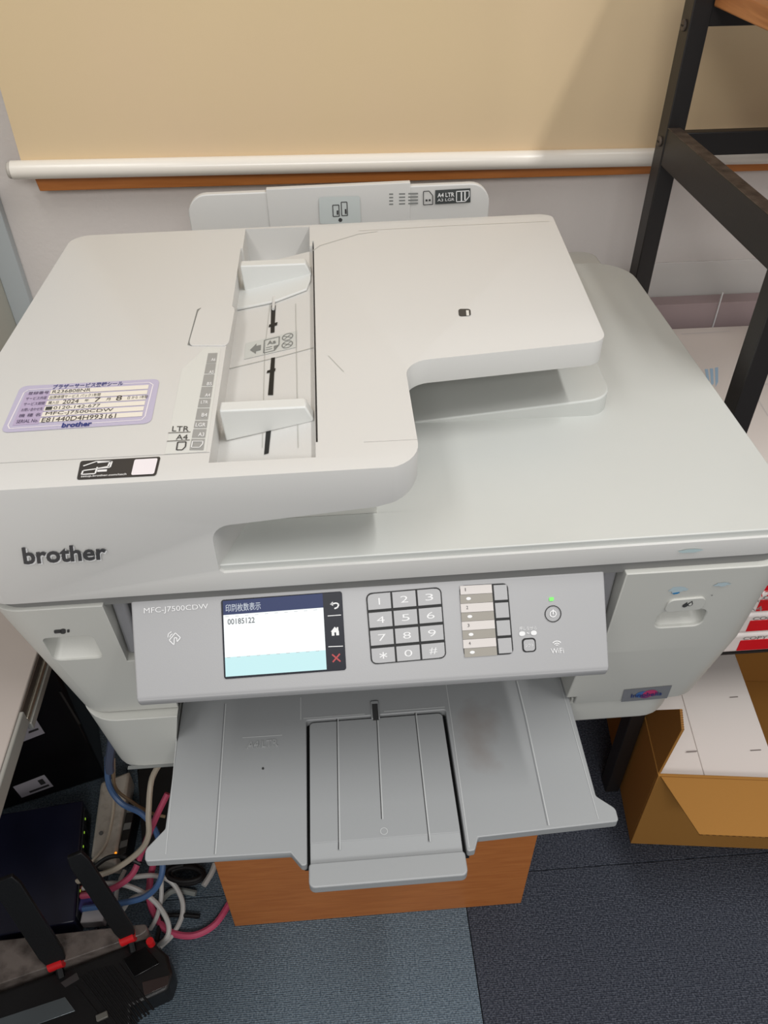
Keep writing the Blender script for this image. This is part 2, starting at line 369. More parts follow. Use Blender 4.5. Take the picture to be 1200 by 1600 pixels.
# document feeder -------------------------------------------------------------------
TZ = .105
prof = fillet([(X0-.01, .0), (.64, .0), (.64, .0175), (.1655, .0175, .002), (.1625, .0205, .002), (.1625, .0625, .014), (.190, .0645, .0), (.276, .0715), (.300, .078, .006), (.31, .0835), (.6, .0835), (.6, TZ), (X0-.01, TZ)], 6)
planA = fillet([(X0, -.005, .030), (.3065, -.0032, .027), (.3075, .130, .022), (.474, .148, .016), (.492, .415, .02), (.48, .42, .0), (X0+.012, .408, .02)], 8)
wide = [(X0-.05, -.0052-.05), (.3065, -.06), (.3065, .13), (.7, .13), (.7, .7), (X0-.05, .7)]
keep = MB().plan([(X0-.2, -.2), (.9, -.2), (.9, .8), (X0-.2, .8)], .0175, .3).build('tmp', M['white'], pr, cut=MB().plan(planA, -.05, .4))
kb = MB(); kb.add([v.co+ORG['printer'] for v in keep.data.vertices], [tuple(p.vertices) for p in keep.data.polygons]); bpy.data.objects.remove(keep)
cut = MB().xz([(.1665, .2), (.1665, .0845), (.2372, .1000), (.2372, .2)], .013, .3605)
pocket = MB().xz([(.1675, .2), (.1690, .070), (.2340, .070), (.2365, .2)], .36, .409)
grv = MB().box(.2374, .2388, .030, .372, .095, .2)                              # long gap beside the input tray
grv.box(-.05, .1660, .0242, .0250, .1038, .2)                                   # seam behind the front band
grv2 = MB().box(.27, .36, .0268, .0274, .1042, .2)
cut_t = MB().plan(fillet([(.139, .164, 0), (.171, .164, 0), (.171, .245, 0), (.140, .245, 0)]), .2, .2001)
head = MB().xz(prof, -.05, .6).build('document_feeder', M['white'], pr, isect=MB().plan(plan_outer, -.02, .2), cut=[kb], pre=0)
HM = head.data.copy()
bpy.data.objects.remove(head)
hb = MB(); hb.add([v.co+ORG['printer'] for v in HM.vertices], [tuple(p.vertices) for p in HM.polygons])
head = hb.build('document_feeder', M['white'], pr, pre=.0030, cut=[cut, pocket, grv, grv2], bevel=.0007, seg=2, angle=50)
MB().plan([(.160, -.002), (.1628, -.002), (.181, .045), (.181, .2), (.160, .2)], .015, .075).build('feeder_side_wall', M['white'], pr, parent=head)
MB().box(.165, .279, .0465, .40, .0215, .0655).build('feeder_core', M['white2'], pr, parent=head)
# raised rear pad of the front column, the hump of the latch window
zt = plane((0, 0, TZ), (0, 0, 1))
def T(px, py, z=TZ): return at(px, py, 2, z)
lq = [T(311, 482), T(368, 479), T(357, 541), T(294, 541)]
mb = MB(); mb.ext(rrect(lq, .0, 0, 1, 1, .12, .14), (0, 0, .0008)).build('latch_window', M['white'], pr, parent=head, bevel=.0004)
lp = [T(308, 484), T(314, 481), T(300, 541), T(293, 539)]
deco('latch_gap', [lp], M['inkgrey'], pr, zt, lift=.0002, parent=head)
# slot floor details
sl = plane((.1665, 0, .0845), (-.0155, 0, .0707))
nS = sl[1]
def S(px, py): return onp(px, py, sl)
fq = [S(374, 395), S(489, 390), S(494, 725), S(333, 733)]
for q, (x, y) in zip([[(424, 478), (431, 478), (429, 520), (423, 521)], [(424, 560), (430, 559), (427, 618), (419, 618)], [(417, 662), (424, 671), (420, 709), (413, 711)]], ((426, 509), (423, 581), None or (418, 690))):
    gap = MB(); gap.add([S(*p)+nS*.0005 for p in q], [(0, 1, 2, 3)])
    if y < 600: gap.add([S(x-6, y+3)+nS*.0006, S(x-5, y-1)+nS*.0006, S(x+8, y-5)+nS*.0006, S(x+7, y)+nS*.0006], [(0, 1, 2, 3)])
    gap.build('guide_slot', M['dark'], pr, parent=head)
def strip(pts, wd, n): # thin line along 3D points
    out = []
    for a, b in zip(pts, pts[1:]):
        d = (b-a).normalized(); s = d.cross(Vector(n)).normalized()*wd/2; out.append([a-s, b-s, b+s, a+s])
    return out
line_lt = mat('groove_line', (176, 176, 170), .5)
deco('floor_line', strip([S(352, 578), S(440, 557)], .0012, nS)+strip([S(440, 557), S(492, 543)], .0012, nS)+strip([S(462, 475), S(466, 700)], .0006, nS)+strip([S(410, 700), S(414, 545), S(422, 475)], .0005, nS), line_lt, pr, sl, parent=head)
gq = [S(384, 537), S(464.5, 517), S(463.8, 543), S(382, 562)]
lab = deco('feed_direction_label', [gq], mat('label_grey', (192, 194, 190), .45), pr, sl, lift=.0004, parent=head)
deco('arrow_mark', [[bil(gq, u, v) for u, v in ((.1, .52), (.22, .2), (.22, .36), (.31, .36), (.31, .68), (.22, .68), (.22, .84))]], M['inkgrey'], pr, sl, lift=.0007, parent=head)
sheet = []
pts = [bil(gq, u, v) for u, v in ((.37, .12), (.66, .12), (.66, .62), (.58, .9), (.37, .9), (.37, .12))]
deco('sheet_mark', strip(pts, .0009, nS)+strip([bil(gq, .41, .62), bil(gq, .53, .62)], .0008, nS)+strip([bil(gq, .41, .75), bil(gq, .53, .75)], .0008, nS)+[[bil(gq, u, v) for u, v in ((.56, .62), (.66, .62), (.57, .9))]], M['inkgrey'], pr, sl, lift=.0007, parent=head)
text('Aa', gq, M['inkgrey'], pr, nS, bold=.02, lift=.0008, box=(.43, .24, .6, .48), parent=head)
mb = MB()
for v in (.26, .72):
    c = [bil(gq, .82+.1*math.cos(a*math.pi/9), v+.2*math.sin(a*math.pi/9)) for a in range(19)]
    for q in strip(c, .0009, nS)+strip([bil(gq, .74, v-.1), bil(gq, .9, v+.1)], .0008, nS)+strip([bil(gq, .76, v+.1), bil(gq, .88, v-.1)], .0008, nS): mb.add([p+nS*.0007 for p in q], [(0, 1, 2, 3)])
mb.build('no_staple_mark', M['inkgrey'], pr, parent=head)
# paper guides ----------------------------------------------------------------------
def zf(x): return .0845+(x-.1665)*(.0155/.0707)
def guide(y0, y1, ztop, flange):
    m = MB()
    a, b = .1715, .2325
    bot = [(a-.0005, zf(a)+.0004), (b+.003, zf(b)+.0004)]
    # wall: level top, foot follows the slope, right end slanted
    m.xz([(a, zf(a)+.0003), (b+.0035, zf(b)+.0003), (b+.0035, zf(b)+.002), (b-.0015, ztop), (a-.001, ztop)], y0, y1)
    return m
g1 = guide(.0625, .0745, .1125, None).build('paper_guide', M['guide'], pr, bevel=.0012)
g2 = guide(.302, .314, .1125, None).build('paper_guide', M['guide'], pr, bevel=.0012)
gp = MB().ext([S(366, 487)+nS*.0004, S(430, 474)+nS*.0004, S(480, 455)+nS*.0004, S(486, 440)+nS*.0004, S(486, 418)+nS*.0004, S(374, 418)+nS*.0004], nS*.0022)
gp.build('guide_foot', M['guide'], pr, parent=g2, bevel=.0006)
MB().tube([S(429, 468)+nS*.002, S(428, 486)+nS*.002], .0014, 8).build('guide_pin', M['white'], pr, parent=g2, smooth=True)
# input tray print / sensor hole
hc = T(726, 489); hx = at(716, 489, 2, TZ); 
hq = [T(716, 483), T(735, 483), T(736, 494), T(717, 495)]
deco('sensor_hole', [rrect(hq, 0, 0, 1, 1, .25, .25)], M['ink'], pr, zt, lift=.0003, parent=head)
deco('sensor_flag', [rectuv(hq, .62, .25, .85, 1.0)], M['slot'], pr, zt, lift=.0006, parent=head)
deco('scratch', strip([T(513, 556), T(537, 581)], .0006, (0, 0, 1)), line_lt, pr, zt, lift=.0003, parent=head)
# inner panel of the tray: shallow curved line at its back-left corner
deco('tray_seam', strip([T(489, 392), T(500, 384), T(560, 366), T(590, 362)], .0008, (0, 0, 1)), line_lt, pr, zt, lift=.0003, parent=head)
deco('tray_seam', strip([T(560, 361), T(700, 353), T(858, 346)], .0007, (0, 0, 1)), mat('faint_line', (196, 193, 184), .5), pr, zt, lift=.0003, parent=head)
# document output wedge below the tray ------------------------------------------------
wv = [(.320, .0234), (.497, .0234), (.497, .042), (.486, .042), (.320, .0245)]
wp = fillet([(.320, .163), (.494, .160, .02), (.502, .33, .02), (.320, .33)], 8)
MB().xz([(.30, .020), (.52, .020), (.52, .0445), (.30, .0225)], .1, .4).build('output_ramp', M['lid'], pr, isect=MB().plan(wp, 0, .1), bevel=.0016, seg=3)
# logo ---------------------------------------------------------------------------------
lc = [at(34, 855, 1, -.005), at(165, 849, 1, -.005), at(167, 873, 1, -.005), at(38, 881, 1, -.005)]
text('brother', [p+Vector((.0004, 0, -.0014)) for p in lc], M['whiteprint'], pr, nY, bold=.035, lift=.0002, ex=.0001, parent=head, name='logo_highlight')  # white copy set slightly lower paints the highlight under the letters
text('brother', lc, M['logo'], pr, nY, bold=.022, lift=.0006, ex=.0003, parent=head, name='raised_logo')
# service sticker ------------------------------------------------------------------------
sq = [T(32.5, 604), T(250, 592.5), T(236, 662), T(1, 677)]
lil = mat('sticker_lilac', (182, 176, 198), .4); lilw = mat('sticker_white', (228, 222, 226), .4); lil2 = mat('sticker_mauve', (176, 162, 190), .4); row = mat('sticker_cream', (226, 220, 208), .45); navy = mat('sticker_navy', (40, 52, 120), .4)
st = deco('service_sticker', [rrect(sq, 0, 0, 1, 1, .05, .1)], lil, pr, zt, lift=.0004, parent=head)
ol = [bil(sq, u, v) for u, v in ((.07, .1), (.93, .08), (.96, .14), (.95, .85), (.93, .92), (.05, .93), (.03, .86), (.045, .16), (.07, .1))]
deco('sticker_border', strip(ol, .0008, (0, 0, 1)), lilw, pr, zt, lift=.0006, parent=head)
deco('sticker_heading_block', [rectuv(sq, .06, .17, .235, .87)], lil2, pr, zt, lift=.0006, parent=head)
deco('sticker_row', [rectuv(sq, .235, .14+.122*k, .93, .14+.122*k+.095) for k in range(6)], row, pr, zt, lift=.0007, parent=head)
up = (0, 0, 1)
text('ブラザーサービス登録シール', sq, navy, pr, up, bold=.015, lift=.0009, box=(.24, .02, .74, .12), parent=head)
names = ['登録番号', 'サービス内容', 'サービス期間', 'お問い合わせ先', '機 種 名', 'SERIAL No.']
multi([(t, sq, (.08, .155+.122*k, .225, .225+.122*k), .0) for k, t in enumerate(names)], mat('sticker_dark', (70, 60, 90), .5), pr, up, lift=.0009, parent=head)
pen = mat('pen_ink', (60, 54, 50), .5)
multi([('R236808NR', sq, (.25, .15, .52, .22), 0), ('出張修理サービス パック1年間', sq, (.245, .275, .60, .345), 0), ('購入日', sq, (.25, .40, .32, .465), 0), ('年', sq, (.50, .395, .53, .455), 0), ('月', sq, (.65, .395, .68, .455), 0), ('日 から 1年間', sq, (.80, .385, .94, .455), 0), ('0120-142-677', sq, (.30, .52, .62, .585), 0)], M['ink'], pr, up, lift=.0009, parent=head)
multi([('2024', sq, (.35, .385, .46, .475), 0), ('7', sq, (.57, .38, .61, .475), 0), ('8', sq, (.72, .36, .76, .47), 0), ('MFC-J7500CDW', sq, (.26, .635, .72, .72), 0), ('E81440D4H993161', sq, (.25, .755, .75, .85), 0)], pen, pr, up, lift=.001, parent=head)
deco('sticker_dark_block', [rectuv(sq, .245, .52, .29, .59)], M['ink'], pr, zt, lift=.0009, parent=head)
text('brother', sq, navy, pr, up, bold=.035, lift=.0009, box=(.40, .885, .60, .985), parent=head)
# setup sticker (the code square is left blank) ------------------------------------------------
bq2 = [T(126, 721), T(251.4, 714), T(244, 744), T(120, 750.5)]
blk = mat('sticker_black', (50, 48, 48), .4)
deco('setup_sticker', [rrect(bq2, 0, 0, 1, 1, .03, .12)], blk, pr, zt, lift=.0004, parent=head)
deco('blank_code_square', [rrect(bq2, .68, .1, .97, .92, .02, .08)], lilw, pr, zt, lift=.0007, parent=head)
deco('printer_picture', strip([bil(bq2, u, v) for u, v in ((.05, .3), (.2, .1), (.38, .12), (.36, .4), (.2, .5), (.06, .55), (.05, .75), (.22, .74), (.23, .4))], .0011, up)+strip([bil(bq2, u, v) for u, v in ((.22, .16), (.4, .14), (.39, .45), (.24, .48))], .0011, up)+[rectuv(bq2, .24, .55, .36, .66)], M['whiteprint'], pr, zt, lift=.0007, parent=head)
text('setup.brother.com/tech', bq2, M['whiteprint'], pr, up, bold=.01, lift=.0008, box=(.05, .8, .62, .94), parent=head)
# paper size scale ------------------------------------------------------------------------------
cq = [T(282, 553), T(340, 551.5), T(318, 704), T(258, 708)]
deco('size_label_film', [[T(322, 542), T(345, 545), T(322, 706), T(257, 710), T(268, 660), T(284, 578)]], mat('clear_film', (205, 206, 202), .25), pr, zt, lift=.0002, parent=head)
zq = [T(325.5, 552.5), T(340, 552), T(318, 704), T(296, 704)]
gy = mat('scale_grey', (150, 150, 148), .45)
deco('size_scale', [rectuv(zq, 0, a, 1, b) for a, b in ((0, .12), (.125, .24), (.25, .375), (.385, .50), (.51, .60), (.61, .72), (.73, .80), (.81, .89), (.90, 1))], gy, pr, zt, lift=.0004, parent=head)
multi([(t, zq, (.45, v, .9, v+.035), .01) for t, v in (('A6', .065), ('A5', .21), ('B5', .34), ('A4', .46), ('B4', .66), ('A3', .845))]+[('LGR', zq, (.12, .755, .9, .79), .01), ('LTR', zq, (.2, .535, .8, .565), .01)], M['whiteprint'], pr, up, lift=.0007, parent=head)
deco('sheet_mark', strip([bil(zq, u, v) for u, v in ((.12, .925), (.88, .925), (.88, .95), (.7, .98), (.12, .98), (.12, .925))], .0007, up), M['whiteprint'], pr, zt, lift=.0008, parent=head)
l1 = [T(270, 667), T(296, 667), T(295, 675), T(269, 675)]; text('LTR', l1, M['ink'], pr, up, bold=0, lift=.0007, parent=head)
l2 = [T(276, 680), T(294, 680), T(293, 688), T(275, 688)]; text('A4', l2, M['ink'], pr, up, bold=0, lift=.0007, parent=head)
deco('size_scale_line', strip([T(263, 677.5), T(298, 676)], .0006, up)+strip([T(261, 690.5), T(297, 688.5)], .0006, up)+strip([T(278, 692), T(291, 691.5), T(290, 699), T(285, 704), T(276, 704), T(278, 692)], .0009, up), M['ink'], pr, zt, lift=.0007, parent=head)
# rear paper support -------------------------------------------------------------------------------
rt = plane((0, .462, 0), (0, -1, .0))
rp = fillet([(.104, .02), (.433, .02), (.433, .125, .022), (.104, .123, .022)], 8)
back = MB().xz(rp, .462, .470).build('rear_paper_support', M['white'], pr, bevel=.0012)
MB().xz([(.19, .03), (.345, .03), (.345, .1288), (.19, .1268)], .4605, .468).build('support_extension', M['white'], pr, parent=back, bevel=.0006)
rq = [at(498, 308, 1, .4595), at(562, 306, 1, .4595), at(564, 348, 1, .4595), at(500, 350, 1, .4595)]
ry = plane((0, .46, 0), nY)
deco('support_label', [rrect(rq, 0, 0, 1, 1, .06, .08)], mat('label_pale', (190, 196, 194), .4), pr, ry, lift=.0005, parent=back)
deco('label_picture', strip([bil(rq, u, v) for u, v in ((.33, .3), (.48, .3), (.48, .72), (.33, .72), (.33, .3))], .0009, nY)+strip([bil(rq, u, v) for u, v in ((.54, .2), (.68, .2), (.68, .7), (.54, .7), (.54, .2))], .0009, nY)+[rectuv(rq, .42, .5, .46, .66), rectuv(rq, .62, .46, .66, .64), [bil(rq, .5+.05*math.cos(a), .86+.08*math.sin(a)) for a in range(7)]], M['ink'], pr, ry, lift=.0009, parent=back)
kq = [at(680, 297, 1, .461), at(735, 294, 1, .461), at(735, 316, 1, .461), at(680, 319, 1, .461)]
deco('size_label', [kq], mat('label_black', (62, 66, 66), .4), pr, ry, lift=.0004, parent=back)
multi([('A4 LTR', kq, (.06, .2, .54, .5), .02), ('A3 LGR', kq, (.06, .6, .54, .8), 0)], M['whiteprint'], pr, nY, lift=.0012, parent=back)
deco('sheet_mark', strip([bil(kq, u, v) for u, v in ((.6, .15), (.96, .15), (.96, .55), (.85, .88), (.6, .88), (.6, .15))], .001, nY)+[rectuv(kq, .72, .2, .76, .85), rectuv(kq, .82, .2, .86, .8)], M['whiteprint'], pr, ry, lift=.0013, parent=back)
tq = [at(660, 299, 1, .461), at(676, 298, 1, .461), at(676, 319, 1, .461), at(660, 320, 1, .461)]
deco('sheet_mark', strip([bil(tq, u, v) for u, v in ((.1, 0), (.65, 0), (1, .35), (1, 1), (.1, 1), (.1, 0))], .0009, nY)+[rectuv(tq, .3, .6, .5, .75), rectuv(tq, .6, .6, .8, .75)], M['ink'], pr, ry, lift=.0006, parent=back)
tq = [at(608, 301, 1, .461), at(656, 300, 1, .461), at(656, 320, 1, .461), at(608, 322, 1, .461)]
mb = MB()
for r in range(4):
    for (u, wd) in ((0, .13), (.32, .2), (.62, .32)): mb.add([p+Vector((0, -.0006, 0)) for p in rectuv(tq, u, .05+r*.25, u+wd, .16+r*.25)], [(0, 1, 2, 3)])
mb.build('fine_print', M['inkgrey'], pr, parent=back)
rb = MB().plan(fillet([(.53, .475), (.585, .475), (.585, .535, .02), (.53, .535, .02)], 6), -.05, .012).build('rear_duct', M['white2'], pr, bevel=.002)

# control panel ---------------------------------------------------------------------------------------
PA = Vector((0, .0, -.0100)); PB = Vector((0, -.0468, -.0652))
cn = Vector((0, -(PA.z-PB.z), -(PA.y-PB.y)*-1)); cn = Vector((0, -.0552, .0468)).normalized()
pp = (PA, cn)
cp = MB().yz([(.001, -.0095), (-.0468, -.0652), (-.0474, -.0685), (-.0455, -.0755), (-.040, -.0775), (.03, -.060), (.03, -.0095)], .0927, .4495).build('control_panel', M['panel'], pr, bevel=.0022, seg=3, angle=25)
def Q(px, py): return onp(px, py, pp)
def quad(l): return [Q(*p) for p in l]
fr = quad([(345.5, 937.5), (534, 924), (541, 1046.5), (350.6, 1061)])
mb = MB(); mb.ext([p+cn*.0001 for p in rrect(fr, 0, 0, 1, 1, .02, .03)], cn*.0008)
touch = mb.build('touch_screen', M['black'], pr, parent=cp, bevel=.0003)
dq = quad([(348.5, 939), (504, 927), (510.5, 1045.5), (353, 1057)])
lcdw = mat('lcd_white', (250, 255, 255), .3, spec=.1, emit=1.0); lcdc = mat('lcd_cyan', (204, 244, 247), .3, spec=.1, emit=.95); lcdn = mat('lcd_navy', (40, 60, 118), .3, spec=.1, emit=.6); lcdt = mat('lcd_text_white', (220, 228, 240), .3, spec=.1, emit=.7); lcdk = mat('lcd_text_grey', (70, 74, 80), .5)
deco('display_header', [rectuv(dq, 0, 0, 1, .185)], lcdn, pr, pp, lift=.0012, parent=cp)
deco('display_page', [rectuv(dq, 0, .185, 1, .745)], lcdw, pr, pp, lift=.0012, parent=cp)
deco('display_footer', [rectuv(dq, 0, .745, 1, 1)], lcdc, pr, pp, lift=.0012, parent=cp)
text('印刷枚数表示', dq, lcdt, pr, cn, lift=.0014, bold=.01, box=(.025, .045, .375, .15), parent=cp)
text('00185122', dq, lcdk, pr, cn, lift=.0014, bold=.01, box=(.04, .24, .31, .315), parent=cp)
dsh = []
for k in range(10):
    for v in (.205, .745): dsh.append(rectuv(dq, .02+.098*k, v, .055+.098*k, v+.005))
deco('display_dashes', dsh, mat('lcd_dash', (196, 200, 204), .3, emit=.5), pr, pp, lift=.0014, parent=cp, kind='stuff')
wi = M['whiteprint']
hs = quad([(516, 941), (529, 938), (531, 950), (517, 952)])
deco('back_mark', strip([bil(hs, u, v) for u, v in ((.05, .25), (.7, .25), (.95, .5), (.75, .85), (.4, .95))], .0011, cn)+[[bil(hs, -.05, .25), bil(hs, .3, -.05), bil(hs, .3, .55)]], wi, pr, pp, lift=.0013, parent=cp)
hs = quad([(517, 980), (529, 979), (530, 992), (518, 993)])
deco('home_mark', [[bil(hs, u, v) for u, v in ((-.05, .5), (.5, -.05), (.75, .2), (.75, .02), (.95, .02), (.95, .42), (1, .5), (1, 1), (.62, 1), (.62, .62), (.4, .62), (.4, 1), (.05, 1), (.05, .5))]], wi, pr, pp, lift=.0013, parent=cp)
hs = quad([(519, 1022), (531, 1021), (532, 1033), (520, 1034)])
deco('cancel_mark', strip([bil(hs, 0, 0), bil(hs, 1, 1)], .0011, cn)+strip([bil(hs, 1, 0), bil(hs, 0, 1)], .0011, cn), mat('print_red', (170, 40, 44), .4), pr, pp, lift=.0013, parent=cp)
for q in ([(512, 962), (533, 960.5)], [(513, 1010), (536, 1009)]): deco('button_divider', strip([Q(*p) for p in q], .0006, cn), wi, pr, pp, lift=.0013, parent=cp)
mq = quad([(225, 950), (325, 943), (326, 953), (225, 961)])
text('MFC-J7500CDW', mq, wi, pr, cn, lift=.0004, parent=cp)
nq = quad([(262, 986), (282, 985), (283, 1007), (263, 1008)])
deco('contact_mark', strip([bil(nq, u, v) for u, v in ((.45, 1), (.1, .65), (.6, .15), (.98, .5), (.7, .8), (.7, .5), (.5, .5), (.45, 1))], .0007, cn)+strip([bil(nq, u, v) for u, v in ((.0, .45), (.05, .2), (.3, .05))], .0006, cn)+strip([bil(nq, u, v) for u, v in ((.15, .45), (.2, .32), (.38, .2))], .0006, cn), wi, pr, pp, lift=.0004, parent=cp)
# keypad
kq = quad([(571.5, 927), (689, 917), (697.5, 1028), (580, 1038.5)])
mb = MB(); mb.ext([p+cn*.0001 for p in rrect(kq, 0, 0, 1, 1, .08, .08)], cn*.0004)
kf = mb.build('keypad_frame', M['dark'], pr, parent=cp)
keys = ['1', '2', '3', '4', '5', '6', '7', '8', '9', '*', '0', '#']
for i, s in enumerate(keys):
    r, c_ = divmod(i, 3); e = .012
    u0, u1 = c_/3+e*(1 if c_ else 1.3), (c_+1)/3-e*(1 if c_ < 2 else 1.3); v0, v1 = r/4+.014, (r+1)/4-.014
    if r: v0 += .012
    P = rectuv(kq, u0, v0, u1, v1)
    if (r, c_) in ((0, 0), (0, 2), (3, 0), (3, 2)):
        cc = {(0, 0): 0, (0, 2): 1, (3, 2): 2, (3, 0): 3}[(r, c_)]
        q = []
        for j in range(4):
            if j != cc: q.append(P[j]); continue
            a, b_ = P[j-1], P[(j+1) % 4]
            for t in (0, .33, .66, 1):
                p0 = P[j].lerp(a, .3); p2 = P[j].lerp(b_, .3); q.append(p0.lerp(P[j], t).lerp(P[j].lerp(p2, t), t))
        P = q
    mb = MB(); mb.ext([p+cn*.0002 for p in P], cn*.0009)
    key = mb.build('key', M['panel'], pr, parent=cp, bevel=.0002)
    cx, cy = (u0+u1)/2, (v0+v1)/2
    hw, hh = .052, .046
    g = {'*': '∗'}.get(s, s)
    text(g, kq, wi, pr, cn, lift=.0012, bold=-.008, box=(cx-(hw if s != '1' else .009), cy-hh, cx+(hw if s != '1' else .009), cy+hh), parent=cp)
# one-touch keys
oq = quad([(717.5, 915), (793, 911), (802.5, 1021.5), (725, 1027)])
mb = MB(); mb.ext([p+cn*.0001 for p in rrect(oq, 0, 0, 1, 1, .1, .07)], cn*.0003); mb.build('one_touch_frame', M['dark'], pr, parent=cp)
ow = mat('slip_white', (206, 200, 196), .5); og = mat('slip_grey', (150, 145, 136), .5)
for k in range(8):
    mb = MB(); mb.ext([p+cn*.0003 for p in rectuv(oq, .0 if 0 < k < 7 else .012, k/8+.004, .665, (k+1)/8)], cn*.0005)
    mb.build('name_slip', ow if k % 2 == 0 else og, pr, parent=cp)
multi([(str(k+1), oq, (.11, k/4+.035, .125 if k == 0 else .15, k/4+.08), 0) for k in range(4)], M['ink'], pr, cn, lift=.001, parent=cp)
deco('slip_number_mark', [[bil(oq, .17+.05*math.cos(a*.45), k/4+.185+.022*math.sin(a*.45)) for a in range(14)] for k in range(4)], wi, pr, pp, lift=.001, parent=cp)
for k in range(4):
    mb = MB(); mb.ext([p+cn*.0002 for p in rectuv(oq, .70, k/4+.018, .975, (k+1)/4-.018)], cn*.0009); mb.build('one_touch_key', M['panel'], pr, parent=cp, bevel=.0003)
# power, led, function key, wifi
c = Q(864, 959); R = (Q(877, 958)-c).length
MB().ring(c, cn, R, R*.9, .0004).build('power_button_ring', M['dark'], pr, parent=cp)
mb = MB(); mb.ring(c, cn, R*.42, R*.31, .0004, 20); mb.add([p+cn*.0005 for p in strip([c+(Q(864, 950)-c)*.75, c+(Q(864, 962)-c)*.3], .0009, cn)[0]], [(0, 1, 2, 3)])
mb.build('power_mark', wi, pr, parent=cp)
lq = quad([(858, 933.5), (865, 933), (865, 938.5), (858, 939)])
deco('power_lamp', [rrect(lq, 0, 0, 1, 1, .2, .2)], mat('led_green', (110, 232, 90), .3, emit=1.3), pr, pp, lift=.0005, parent=cp)
bq3 = quad([(815, 997.5), (836.5, 996), (838, 1018), (816.5, 1019.5)])
deco('function_key_ring', [rrect(bq3, 0, 0, 1, 1, .25, .25)], M['dark'], pr, pp, lift=.0003, parent=cp)
mb = MB(); mb.ext([p+cn*.0003 for p in rrect(bq3, .1, .1, .9, .9, .2, .2)], cn*.0008); mb.build('function_key', M['panel'], pr, parent=cp)
text('シフト', bq3, wi, pr, cn, lift=.0014, box=(.2, .38, .8, .62), parent=cp)
uq = quad([(811, 979), (838, 978), (839, 993), (811, 994)])
text('押しながら', uq, wi, pr, cn, lift=.0004, box=(0, 0, 1, .38), parent=cp)
deco('pill_mark', [rrect(uq, .0, .5, .34, .98, .14, .2), rrect(uq, .66, .46, .99, .94, .14, .2)], wi, pr, pp, lift=.0004, parent=cp)
text('~', uq, wi, pr, cn, lift=.0004, box=(.42, .62, .58, .78), parent=cp)
wc = Q(870, 1010)
mb = MB(); ux = Vector((1, 0, 0)); vy = cn.cross(ux).normalized()
for r in (.0012, .0026, .0042):
    arc = [wc+ux*math.sin(a)*r+vy*math.cos(a)*r for a in [(-.85+1.7*k/6) for k in range(7)]]
    for q in strip(arc, .0008, cn): mb.add([p+cn*.0004 for p in q], [(0, 1, 2, 3)])
mb.build('wifi_mark', wi, pr, parent=cp)
wq = quad([(860, 1013), (880, 1012), (881, 1020), (861, 1021)]); text('WiFi', wq, wi, pr, cn, lift=.0004, parent=cp)

# output tray ------------------------------------------------------------------------------------------
ZT = -.2
def t2(px, py, z=ZT): p = at(px, py, 2, z); return (p.x, p.y)
tp = [(.0925, .10), (.0925, -.0785), t2(227, 1327), t2(226, 1346), t2(454, 1332), t2(471, 1352), (.209, -.118), (.2085, .0165), (.338, .018), (.3375, -.117), t2(742, 1328), t2(747, 1308), t2(967, 1283), t2(962, 1263), (.4535, -.078), (.4575, .10)]
rr = [0, .004, .006, .003, 0, .002, .002, .002, .002, .002, .002, 0, .003, .006, .004, 0]
tray = MB().plan(fillet([(p[0], p[1], r) for p, r in zip(tp, rr)], 4), ZT-.009, ZT).build('output_tray', M['tray'], pr, bevel=.0008)
def Zt(px, py, z=ZT): return at(px, py, 2, z)
ztp = plane((0, 0, ZT), up)
g_light = mat('tray_line', (184, 186, 186), .45); g_dark = mat('tray_line_dark', (118, 120, 122), .5)
for pts, wd in (([(353, 1100), (337, 1335)], .0009), ([(470, 1090), (470, 1125)], .0009), ([(697, 1070), (706, 1130), (733, 1325)], .0008), ([(808, 1064), (822, 1120), (858, 1290)], .0009), ([(280, 1110), (259, 1335)], .0006), ([(874, 1062), (935, 1280)], .0006), ([(474, 1123), (570, 1116)], .0012), ([(600, 1112), (695, 1105)], .0012)):
    deco('tray_line', strip([Zt(*p) for p in pts], wd, up), g_light, pr, ztp, parent=tray)
for pts in ([(350.8, 1100), (334.8, 1335)], [(805.5, 1064), (819.5, 1120), (855.5, 1290)]):
    deco('tray_line', strip([Zt(*p) for p in pts], .0004, up), g_dark, pr, ztp, lift=.0005, parent=tray)
aq = [Zt(388, 1158), Zt(434, 1154), Zt(434, 1166), Zt(386, 1170)]
text('A4/LTR', aq, mat('embossed_tray', (166, 168, 168), .4), pr, up, ex=.0004, lift=.0005, parent=tray, name='embossed_lettering', box=(0, .1, 1, 1))
deco('tray_line', strip([Zt(379, 1153), Zt(441, 1149)], .0009, up), g_light, pr, ztp, parent=tray)
deco('tray_speck', [[Zt(411+2*math.cos(a), 1201+2.2*math.sin(a)) for a in range(6)]], M['ink'], pr, ztp, parent=tray)
# finger notch at the middle
MB().box(.2685, .2765, .012, .032, ZT, ZT+.002).build('notch_rim', M['tray'], pr, parent=tray, bevel=.001)
deco('notch_shadow_hole', [[(.270, .010, ZT+.0021), (.2752, .010, ZT+.0021), (.2752, .028, ZT+.0021), (.270, .028, ZT+.0021)]], M['ink'], pr, None, lift=.0002, parent=tray)
